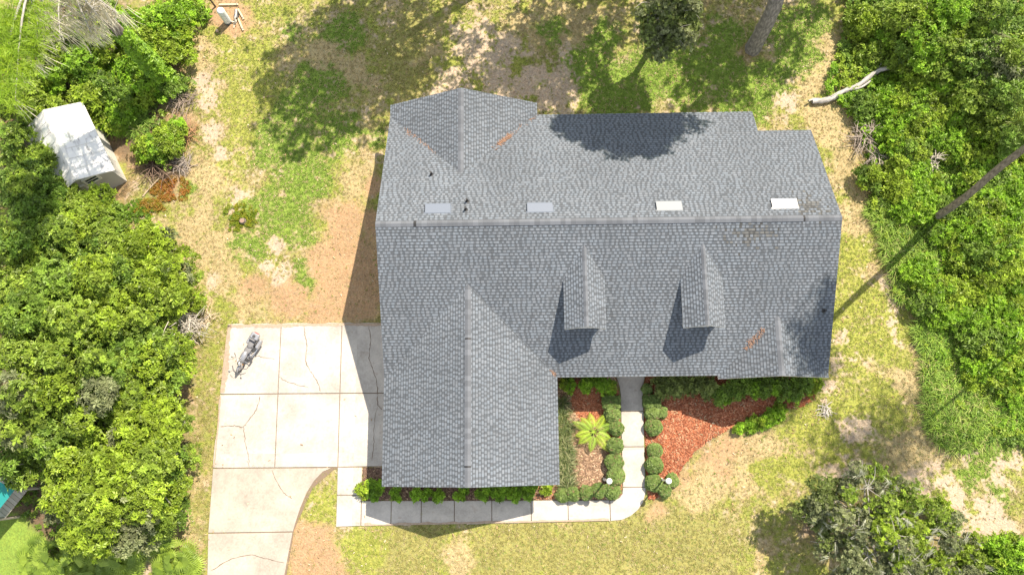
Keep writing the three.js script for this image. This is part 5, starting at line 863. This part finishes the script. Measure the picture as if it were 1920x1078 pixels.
brush('pile of grey twigs and rubble at the right front corner of the house', 14.45, -1.75, 0.35, 0.15, 26, [0.46, 0.43, 0.40], 4311, 0.2);
{ // long fallen branch by the shed
  const t = thing('fallen_branch', 'long bare branch lying on the lawn beside the shed', 'branch', [-19.2, 0, -12.9]), m = std(0.42, 0.33, 0.24, 0.95);
  part('branch', limb([V(0, 0.05, 0), V(0.5, 0.1, -0.6), V(1.1, 0.14, -1.15), V(1.9, 0.12, -1.35), V(2.7, 0.06, -1.7)], 0.035, 0.02, 6), m, t); part('twigs', merged([limb([V(0.9, 0.12, -1.0), V(0.7, 0.2, -1.6), V(0.55, 0.25, -2.0)], 0.02, 0.008, 5), limb([V(0.5, 0.1, -0.6), V(0.2, 0.15, -1.0), V(-0.2, 0.1, -1.2)], 0.02, 0.008, 5)]), m, t);
}
{ // yellowing weeds beside the shed and the weed tuft on the lawn
  const weeds = [[-18.75, -12.35, 0.5, [[0.28, 0.26, 0.03], [0.38, 0.2, 0.04]], 'yellow and rust weeds beside the fallen branch'], [-17.9, -13.25, 0.6, [[0.30, 0.22, 0.03], [0.4, 0.16, 0.04]], 'rust orange weeds under the fallen branch'], [-19.75, -12.1, 0.7, [[0.12, 0.24, 0.02], [0.2, 0.32, 0.03]], 'green weeds in front of the shed'], [-14.15, -11.7, 0.55, [[0.30, 0.30, 0.02], [0.16, 0.26, 0.02]], 'yellow-green weed tuft alone on the left lawn']];
  weeds.forEach(([x, z, R, c, label], i) => { const r = rng(4400 + i), t = thing('weed_patch', label, 'weeds', [x, 0, z]), it = []; for (let k = 0; k < R * R * 420; k++) { const a = r() * 6.28, q = Math.sqrt(r()) * R * (0.7 + 0.9 * vn(a * 1.6 + i * 7, 3)), e = 0.6 + (i % 2) * 0.35; it.push(lookItem(V(Math.cos(a) * q * 1.3, 0.03 + r() * 0.14 * (1 - q / R / 1.7), Math.sin(a) * q * e), V(r() - 0.5, 1, r() - 0.5), r() * 6.28, 0.8 + r() * 0.6, mix3(c[0], c[1], r()))); } scatter('leaves', smallSpray[0], leafMat, t, it); part('stem', merged([rod(V(0, -0.02, 0), V(0.05, 0.25, 0.02), 0.012, 0.006, 4), rod(V(0.1, -0.02, 0.1), V(0.15, 0.2, 0.15), 0.012, 0.006, 4)]), barkMat, t); });
  const tr = thing('tree_stump', 'small rotten stump in the weed tuft on the left lawn', 'stump', [-13.98, 0, -11.5]); part('stump', limb([V(0, -0.05, 0), V(0.01, 0.12, 0), V(0.02, 0.24, 0.01)], 0.17, 0.13, 10, 0.4, rng(9)), barkMat, tr); part('cut_top', new THREE.CylinderGeometry(0.125, 0.125, 0.02, 10).translate(0.02, 0.24, 0.01), std(0.25, 0.17, 0.13), tr);
}
// ---------------------------------------------------------------- shed
{
  const ax = V(-1.82, 0, -3.39).normalize(), turn = Math.atan2(ax.x, ax.z), L = 3.85, Wd = 2.98;
  const t = thing('shed', 'white-roofed garden shed with a small window in its gable end', 'shed', [-20.04 - 1.82 / 2 - 0.864 * 1.49, 0, -13.8 - 3.39 / 2 + 0.50 * 1.49], turn);
  // local z runs to the back, local x across
  const metal = (() => { const m = tex(512, 512, (u, v) => { const k = 0.70 + 0.10 * fbm(u * 6, v * 6, 3), s = Math.max(0, fbm(u * 40, v * 9 + 3, 4) - 0.58) * 1.6; return [k - s * 0.9, k - s * 0.92, k * 1.0 - s * 0.9]; }); return new THREE.MeshStandardMaterial({ map: m, roughness: 0.55, metalness: 0 }); })();
  const w = Wd / 2, he = 1.8, hr = 2.5, o = 0.12, p = (hr - he) / w, wall = std(0.50, 0.49, 0.45, 0.8), pale = std(0.72, 0.71, 0.68, 0.6);
  for (const s of [-1, 1]) { const rf = new THREE.Group(); rf.name = 'roof_slope'; t.add(rf); for (let i = 0; i < 7; i++) { const z0 = -L / 2 - o + i * (L + 2 * o) / 7, z1 = z0 + (L + 2 * o) / 7 - 0.006; const g = new THREE.ExtrudeGeometry(new THREE.Shape([[0, hr], [s * (w + o), he - p * o], [s * (w + o), he - p * o + 0.035], [0, hr + 0.035]].map(q => new THREE.Vector2(...q))), { depth: z1 - z0, bevelEnabled: false }); g.translate(0, 0, z0); const pp = g.attributes.position, uv = g.attributes.uv; for (let k = 0; k < pp.count; k++) uv.setXY(k, pp.getX(k) / 4, pp.getZ(k) / 4); part('roof_sheet', g, metal, rf); part('seam', placed(rod(V(s * 0.02, hr + 0.04, z1), V(s * (w + o), he - p * o + 0.04, z1), 0.014, 0.014, 5), 0, 0, 0), pale, rf); } }
  part('ridge_cap', (() => { const g = capGeo(L + 2 * o, 0.14, p, 0.065, 0.02); g.translate(0, hr, -L / 2 - o); return g; })(), pale, t);
  const wg = []; // lapped wall boards
  const nB = 12; for (let i = 0; i < nB; i++) { const y = i * he / nB + he / nB / 2; for (const s of [-1, 1]) { const b = part('wall_board', placed(new THREE.BoxGeometry(0.03, he / nB + 0.012, L - 0.02), s * (w - 0.1 + (i % 2) * 0.001), y, 0, 0, 0, s * 0.05), wall, t); } }
  for (const s of [-1, 1]) { const n2 = 16; for (let i = 0; i < n2; i++) { const y0 = i * hr / n2, y1 = Math.min(hr - 0.04, (i + 1) * hr / n2), half = y => Math.max(0.02, y < he ? w - 0.12 : (hr - y) / p - 0.12); const a = half(y0 + 0.001), b = half(y1); const g = new THREE.ExtrudeGeometry(new THREE.Shape([[-a, y0], [a, y0], [b, y1], [-b, y1]].map(q => new THREE.Vector2(...q))), { depth: 0.03, bevelEnabled: false }); g.translate(0, 0, s * (L / 2 - 0.03) - 0.015 + (i % 2) * 0.002 * s); part('wall_board', g, wall, t); } }
  const front = -L / 2; // the front gable faces -z in local axes
  const win = new THREE.Group(); win.name = 'window'; win.position.set(0.28, 1.72, front - 0.02); t.add(win); win.position.x = -0.42;
  part('frame', merged([box(0.78, 0.1, 0.06, 0, 0.26, 0), box(0.78, 0.1, 0.06, 0, -0.26, 0), box(0.1, 0.44, 0.06, -0.34, 0, 0), box(0.1, 0.44, 0.06, 0.34, 0, 0), box(0.58, 0.04, 0.05, 0, 0, 0)]), std(0.80, 0.79, 0.73, 0.5), win); part('pane', box(0.58, 0.42, 0.02), glassDark, win);
  const dg = new THREE.Group(); dg.name = 'door'; dg.position.set(0.55, 0.78, front - 0.02); t.add(dg); part('door_leaf', rbox(0.85, 1.5, 0.05, 0.01), std(0.46, 0.44, 0.40, 0.7), dg); part('door_frame', merged([box(0.07, 1.6, 0.07, -0.47, 0.03, 0), box(0.07, 1.6, 0.07, 0.47, 0.03, 0), box(1.0, 0.07, 0.07, 0, 0.83, 0)]), pale, dg); part('handle', placed(new THREE.SphereGeometry(0.03, 8, 6), 0.34, 0, -0.05), ventBlack, dg);
  part('floor', box(Wd - 0.3, 0.1, L - 0.1, 0, 0.03, 0), std(0.2, 0.17, 0.14), t);
  for (const s of [-1, 1]) part('rake_trim', rod(V(s * (w + o), he - p * o + 0.01, front - o - 0.01), V(0, hr + 0.01, front - o - 0.01), 0.03, 0.03, 4), pale, t);
}
// ---------------------------------------------------------------- well tank and plumbing
{
  const t = thing('well_tank', 'white upright water tank on its base at the back of the left lawn', 'tank', [-15.45, 0, -22.62]), wht = std(0.62, 0.68, 0.70, 0.35);
  const prof = [[0, 0.1], [0.17, 0.1], [0.2, 0.16], [0.2, 1.08], [0.185, 1.16], [0.13, 1.22], [0.05, 1.245], [0, 1.25]].map(q => new THREE.Vector2(...q));
  part('tank_shell', new THREE.LatheGeometry(prof, 24), wht, t); part('base_ring', new THREE.CylinderGeometry(0.17, 0.2, 0.12, 20).translate(0, 0.05, 0), std(0.08, 0.09, 0.1), t); part('valve', new THREE.CylinderGeometry(0.02, 0.02, 0.04, 8).translate(0, 1.265, 0), std(0.3, 0.45, 0.7), t);
  const pump = thing('well_pump', 'small well pump with white pipes beside the water tank', 'pump', [-15.0, 0, -22.75]), pvc = std(0.70, 0.66, 0.56, 0.4), mt = std(0.25, 0.25, 0.26, 0.4, { metalness: 0.7 });
  part('motor', placed(new THREE.CylinderGeometry(0.09, 0.09, 0.34, 14), 0.02, 0.22, -0.28, Math.PI / 2, 0, 0), mt, pump); part('foot', box(0.2, 0.06, 0.4, 0.02, 0.07, -0.25), ventBlack, pump); part('pump_head', placed(new THREE.CylinderGeometry(0.11, 0.12, 0.14, 14), 0.02, 0.22, -0.03, Math.PI / 2, 0, 0), mt, pump);
  part('pipe', limb([V(-0.35, 0.1, 0.1), V(-0.18, 0.1, 0.16), V(0.02, 0.12, 0.2), V(0.02, 0.2, 0.05)], 0.025, 0.025, 8), pvc, pump); part('pipe', limb([V(0.1, 0.4, -0.3), V(0.1, 0.42, -0.05), V(0.05, 0.4, 0.15), V(0.02, 0.1, 0.32)], 0.024, 0.024, 8), pvc, pump); part('pipe', rod(V(-0.12, 0.06, 0.02), V(-0.1, 0.06, 0.5), 0.022), pvc, pump);
  const tm = std(0.58, 0.47, 0.30, 0.8);
  const bd = [[-16.0, -23.62, 1.05, 0], [-14.95, -23.35, 0.7, -1.05], [-14.98, -22.95, 0.95, -1.15]];
  bd.forEach(([x, z, L, a], i) => { const b = thing('timber', ['pale timber rail lying behind the water tank', 'pale timber lying at the corner behind the well pump', 'pale timber lying along the right of the well pump'][i], 'timber', [x + Math.cos(a) * L / 2, 0.06, z - Math.sin(a) * L / 2], a); part('plank', rbox(L, 0.08, 0.09, 0.01), tm, b); part('bracket', box(0.05, 0.09, 0.1, L / 2 - 0.1, 0.003, 0), mt, b); });
  const pm = thing('wooden_post', 'dark wooden post behind the water tank', 'post', [-16.2, 0, -23.55]); part('post', rod(V(0, -0.1, 0), V(-0.05, 1.5, 0), 0.05, 0.045, 8), std(0.10, 0.07, 0.05), pm); part('cap', new THREE.CylinderGeometry(0.055, 0.055, 0.03, 8).translate(-0.05, 1.5, 0), std(0.14, 0.1, 0.08), pm);
  const br = thing('brick_block', 'small pink block on the soil below the water tank', 'block', [-16.0, 0, -22.08]); part('block', rbox(0.14, 0.12, 0.12, 0.015, 0, 0.06, 0, 0.4), std(0.52, 0.36, 0.27), br); part('top_face', rbox(0.1, 0.02, 0.08, 0.005, 0, 0.122, 0, 0.4), std(0.58, 0.45, 0.36), br);
}
// ---------------------------------------------------------------- lamp posts, pot
for (const [x, z, label] of [[3.86, 1.36, 'white globe lamp post among the boxwoods of the court bed'], [6.5, 1.38, 'white globe lamp post at the tip of the red mulch bed']]) {
  const t = thing('lamp_post', label, 'lamp', [x, 0, z], 0, 'globe lamp posts beside the walk'), wp = std(0.74, 0.70, 0.66, 0.4);
  part('post', new THREE.CylinderGeometry(0.035, 0.045, 1.85, 12).translate(0, 0.92, 0), wp, t); part('base', new THREE.CylinderGeometry(0.07, 0.1, 0.16, 14).translate(0, 0.08, 0), wp, t);
  part('collar', new THREE.CylinderGeometry(0.09, 0.05, 0.09, 14).translate(0, 1.87, 0), wp, t); part('globe', placed(new THREE.SphereGeometry(0.135, 20, 14), 0, 2.02, 0), std(0.85, 0.86, 0.88, 0.25), t); part('finial', new THREE.ConeGeometry(0.025, 0.06, 10).translate(0, 2.175, 0), wp, t);
}
{
  const t = thing('garden_pot', 'pink terracotta pot under the eave beside the porch', 'pot', [4.3, 0, -3.3]);
  part('pot', new THREE.LatheGeometry([[0, 0.02], [0.12, 0.02], [0.18, 0.26], [0.2, 0.27], [0.2, 0.32], [0.165, 0.32], [0.155, 0.27], [0, 0.27]].map(q => new THREE.Vector2(...q)), 20), std(0.56, 0.34, 0.27, 0.8), t); part('soil', new THREE.CylinderGeometry(0.152, 0.152, 0.02, 16).translate(0, 0.275, 0), std(0.36, 0.25, 0.2), t);
}
// ---------------------------------------------------------------- play set at the left edge
{
  const t = thing('play_set', 'wooden play tower with a turquoise canopy at the edge of the wood', 'play set', [-24.0, 0, 1.6], -0.62), wood = std(0.42, 0.37, 0.31, 0.85), woodB = std(0.48, 0.43, 0.37, 0.85), cloth = new THREE.MeshPhysicalMaterial({ color: lin(0.01, 0.25, 0.245), roughness: 0.7, transmission: 0.15, thickness: 0, side: THREE.DoubleSide });
  for (const [x, z] of [[-0.9, -0.8], [0.9, -0.8], [-0.9, 0.8], [0.9, 0.8]]) part('post', box(0.1, 2.2, 0.1, x, 1.1, z), wood, t);
  for (let i = 0; i < 9; i++) part('deck_board', box(1.9, 0.035, 0.17, 0, 1.1, -0.75 + i * 0.187), i % 2 ? wood : woodB, t);
  for (let i = 0; i < 7; i++) part('rail_board', box(0.12, 0.6, 0.03, -0.8 + i * 0.27, 1.5, 0.86), i % 2 ? woodB : wood, t);
  part('ridge_beam', box(0.08, 0.1, 2.0, 0, 2.75, 0), wood, t);
  const g = new THREE.PlaneGeometry(2.0, 1.8, 16, 8); g.rotateX(-Math.PI / 2); const p = g.attributes.position; for (let i = 0; i < p.count; i++) { const x = p.getX(i), z = p.getZ(i); p.setY(i, 2.83 - Math.abs(x) * 0.62 - 0.05 * Math.cos(z * 1.6) * Math.abs(x) * (1.15 - Math.abs(x))); } g.computeVertexNormals(); part('canopy', g, cloth, t);
  for (const s of [-1, 1]) part('grab_loop', limb([V(s * 0.35, 1.1, 0.95), V(s * 0.36, 1.55, 1.05), V(s * 0.3, 1.75, 1.35), V(s * 0.3, 1.2, 1.75), V(s * 0.3, 0.05, 2.0)], 0.035, 0.035, 8), std(0.55, 0.52, 0.47, 0.5), t);
  for (let i = 0; i < 5; i++) part('rung', rod(V(-0.3, 0.25 + i * 0.2, 1.93 - i * 0.07), V(0.3, 0.25 + i * 0.2, 1.93 - i * 0.07), 0.025), woodB, t);
}
// ---------------------------------------------------------------- motorcycle
{
  const t = thing('motorcycle', 'silver grey touring motorcycle parked on the concrete driveway', 'motorcycle', [-13.2, TOP + 0.005, -4.72], Math.atan2(-0.94, 1.7) - Math.PI / 2); t.scale.setScalar(0.88);
  const b = new THREE.Group(); // local +x is forward
  const rub = std(0.025, 0.025, 0.027, 0.9), chrome = std(0.75, 0.75, 0.76, 0.16, { metalness: 1 }), paint = new THREE.MeshPhysicalMaterial({ color: lin(0.30, 0.31, 0.34), roughness: 0.35, metalness: 0.4, clearcoat: 0.8, clearcoatRoughness: 0.1 }), dark = std(0.05, 0.05, 0.055, 0.6), seatM = std(0.16, 0.16, 0.17, 0.75), pale = std(0.62, 0.62, 0.62, 0.4);
  for (const [x, r, w] of [[0.82, 0.31, 0.1], [-0.72, 0.30, 0.14]]) { const wh = new THREE.Group(); wh.name = 'wheel'; wh.position.set(x, r + 0.0, 0); t.add(wh); part('tyre', new THREE.TorusGeometry(r - w / 2, w / 2, 12, 28), rub, wh); part('rim', merged([new THREE.TorusGeometry(r - w, 0.018, 8, 24), ...[0, 1, 2, 3, 4].map(i => placed(new THREE.BoxGeometry((r - w) * 2, 0.025, 0.03), 0, 0, 0, 0, 0, i * Math.PI / 5)), placed(new THREE.CylinderGeometry(0.05, 0.05, 0.16, 12), 0, 0, 0, Math.PI / 2)]), chrome, wh); }
  const fender = (x, y, r, w, a0, a1) => { const g = new THREE.TorusGeometry(r, w, 8, 18, a1 - a0); g.rotateZ(a0); g.scale(1, 1, 1); g.translate(x, y, 0); return g; };
  part('front_fender', fender(0.82, 0.31, 0.315, 0.065, 0.5, 2.7), paint, t); part('rear_fender', fender(-0.72, 0.30, 0.33, 0.09, 0.3, 2.9), paint, t);
  part('frame', merged([limb([V(0.52, 0.78, 0), V(0.35, 0.4, 0), V(0, 0.24, 0), V(-0.5, 0.28, 0)], 0.03, 0.03, 7), limb([V(0.5, 0.8, 0), V(0, 0.68, 0), V(-0.6, 0.6, 0)], 0.03, 0.03, 7)]), dark, t);
  part('engine', merged([rbox(0.46, 0.28, 0.3, 0.05, 0.02, 0.36, 0), placed(new THREE.CylinderGeometry(0.085, 0.1, 0.3, 12), 0.16, 0.55, 0, 0, 0, -0.4), placed(new THREE.CylinderGeometry(0.085, 0.1, 0.3, 12), -0.08, 0.55, 0, 0, 0, 0.4), rbox(0.2, 0.2, 0.46, 0.06, 0.02, 0.34, 0)]), std(0.4, 0.4, 0.41, 0.35, { metalness: 0.9 }), t);
  part('fuel_tank', placed(new THREE.SphereGeometry(1, 20, 14), 0.2, 0.82, 0, 0, 0, -0.12, 0.33, 0.15, 0.17), paint, t); part('filler_cap', placed(new THREE.CylinderGeometry(0.04, 0.04, 0.03, 12), 0.2, 0.97, 0), chrome, t);
  part('seat', merged([placed(new THREE.SphereGeometry(1, 18, 12), -0.2, 0.76, 0, 0, 0, 0.1, 0.28, 0.09, 0.19), placed(new THREE.SphereGeometry(1, 18, 12), -0.55, 0.83, 0, 0, 0, 0, 0.25, 0.09, 0.17)]), seatM, t); part('backrest', rbox(0.1, 0.24, 0.34, 0.04, -0.8, 0.95, 0), seatM, t);
  part('top_case', rbox(0.36, 0.26, 0.48, 0.07, -1.03, 0.9, 0), paint, t); part('case_lid_mark', new THREE.CylinderGeometry(0.09, 0.09, 0.012, 16).translate(-1.0, 1.035, 0), dark, t);
  for (const s of [-1, 1]) { part('saddlebag', rbox(0.52, 0.3, 0.18, 0.06, -0.74, 0.52, s * 0.29), paint, t); part('exhaust_pipe', limb([V(0.25, 0.4, s * 0.12), V(0.15, 0.24, s * 0.2), V(-0.2, 0.2, s * 0.22), V(-1.0, 0.24, s * 0.24)], 0.03, 0.045, 8), chrome, t); part('foot_board', box(0.3, 0.03, 0.1, 0.2, 0.3, s * 0.3), dark, t);
    part('fork_leg', rod(V(0.82, 0.31, s * 0.09), V(0.52, 0.98, s * 0.1), 0.026), chrome, t); part('hand_grip', rod(V(0.38, 1.06, s * 0.3), V(0.26, 1.04, s * 0.44), 0.02), rub, t); part('mirror', merged([rod(V(0.44, 1.06, s * 0.26), V(0.5, 1.2, s * 0.36), 0.008), placed(new THREE.SphereGeometry(0.07, 10, 8), 0.5, 1.22, s * 0.38, 0, 0, 0, 0.4, 0.7, 1)]), dark, t); part('crash_bar', limb([V(0.42, 0.62, s * 0.06), V(0.42, 0.5, s * 0.28), V(0.36, 0.3, s * 0.26), V(0.3, 0.24, s * 0.06)], 0.018, 0.018, 6), chrome, t); part('indicator', placed(new THREE.SphereGeometry(0.035, 8, 6), 0.6, 0.84, s * 0.22), std(0.5, 0.25, 0.05, 0.3), t); }
  part('handlebar', limb([V(0.38, 1.06, 0.3), V(0.5, 1.03, 0.14), V(0.52, 1.0, 0), V(0.5, 1.03, -0.14), V(0.38, 1.06, -0.3)], 0.017, 0.017, 8), chrome, t);
  part('headlight', placed(new THREE.SphereGeometry(0.11, 16, 12), 0.64, 0.84, 0, 0, 0, 0, 1.1, 1, 1), chrome, t); part('windshield', (() => { const g = new THREE.CylinderGeometry(0.42, 0.46, 0.4, 16, 1, true, Math.PI * 0.5 - 0.55, 1.1); g.rotateZ(0.45); g.translate(0.22, 1.12, 0); return g; })(), new THREE.MeshPhysicalMaterial({ color: 0xffffff, transmission: 1, thickness: 0, roughness: 0.05, side: THREE.DoubleSide }), t);
  part('tail_light', rbox(0.04, 0.06, 0.3, 0.015, -1.22, 0.86, 0), std(0.4, 0.02, 0.02, 0.3), t); part('license_plate', box(0.01, 0.12, 0.18, -1.16, 0.55, 0), pale, t); part('kick_stand', rod(V(0, 0.25, -0.12), V(-0.08, 0.0, -0.34), 0.014), dark, t);
}
// ---------------------------------------------------------------- lawn blades
{
  const r = rng(6000), it = [], tuft = blades(7, 0.07, 0.014, 1.0, 6001), solid = (x, z) => (x > X0 + 0.2 && x < X1 - 0.2 && z > ZB + 0.2 && z < ZF) || (x > X0 + 0.2 && x < GX1 && z > -5 && z < GZ) || driveSlabs.some(p => inside(p, x, z)) || walkSlabs.some(p => inside(p, x, z)) || [redBed, courtBed, frontBed].some(p => inside(p, x, z));
  for (let i = 0; i < 190000; i++) {
    const x = lerp(-20, 24, r()), z = lerp(-25.5, 7, r()); const w = soilWeights(x, z), g = w[0] * 0.9 + w[1] + w[6] + w[2] * 0.45 + w[4] * 0.12 + w[3] * 0.06; const q = r(); if (q > g) continue; if (solid(x, z)) continue;
    const k = 0.75 + r() * 0.5, m = r(); let c = w[1] > 0.4 ? [0.16, 0.255, 0.03] : w[6] > 0.4 ? [0.26, 0.29, 0.05] : w[2] + w[4] > 0.5 ? [0.35, 0.28, 0.13] : [0.255, 0.235, 0.07]; if (m < 0.18) c = [0.38, 0.32, 0.16]; else if (m > 0.9) c = [0.17, 0.235, 0.035];
    it.push(lookItem(V(x, 0, z), V((r() - 0.5) * 0.6, 1, (r() - 0.5) * 0.6), r() * 6.28, (0.6 + r() * 0.7) * (w[1] > 0.4 ? 1.25 : 1), lin(c[0] * k, c[1] * k, c[2] * k)));
  }
  const o = scatter('lawn_grass', tuft, bladeMat, scene, it); tag(o, 'short patchy lawn grass around the house', 'grass');
}
{ // dead leaves and twigs strewn on the lawn
  const r = rng(6100), it = [], leaf = box(0.07, 0.008, 0.03), c = [[0.34, 0.22, 0.12], [0.44, 0.33, 0.2], [0.22, 0.14, 0.08], [0.5, 0.42, 0.3]];
  for (let i = 0; i < 5200; i++) { const x = lerp(-19, 22, r()), z = lerp(-25, 6.5, r()); if (fbm(x * 0.5 + 3, z * 0.5 + 60, 2) < 0.4 + r() * 0.25) continue; if ((x > X0 && x < X1 && z > ZB && z < ZF) || (x > X0 && x < GX1 && z > -5 && z < GZ)) continue; const k = 0.8 + r() * 0.4, q = c[Math.floor(r() * 4)], onSlab = [...driveSlabs, ...walkSlabs].some(p => inside(p, x, z)); if (onSlab && r() < 0.85) continue; it.push(lookItem(V(x, (onSlab ? TOP + 0.01 : 0.045) + r() * 0.02, z), V((r() - 0.5) * 0.6, 1, (r() - 0.5) * 0.6), r() * 6.28, V(0.5 + r() * 1.4, 1, 0.5 + r()), lin(q[0] * k, q[1] * k, q[2] * k))); }
  const o = scatter('fallen_leaves', leaf, new THREE.MeshStandardMaterial({ roughness: 1 }), scene, it); tag(o, 'brown fallen leaves and twigs strewn over the lawn', 'leaves');
}
renderer.render(scene, camera);
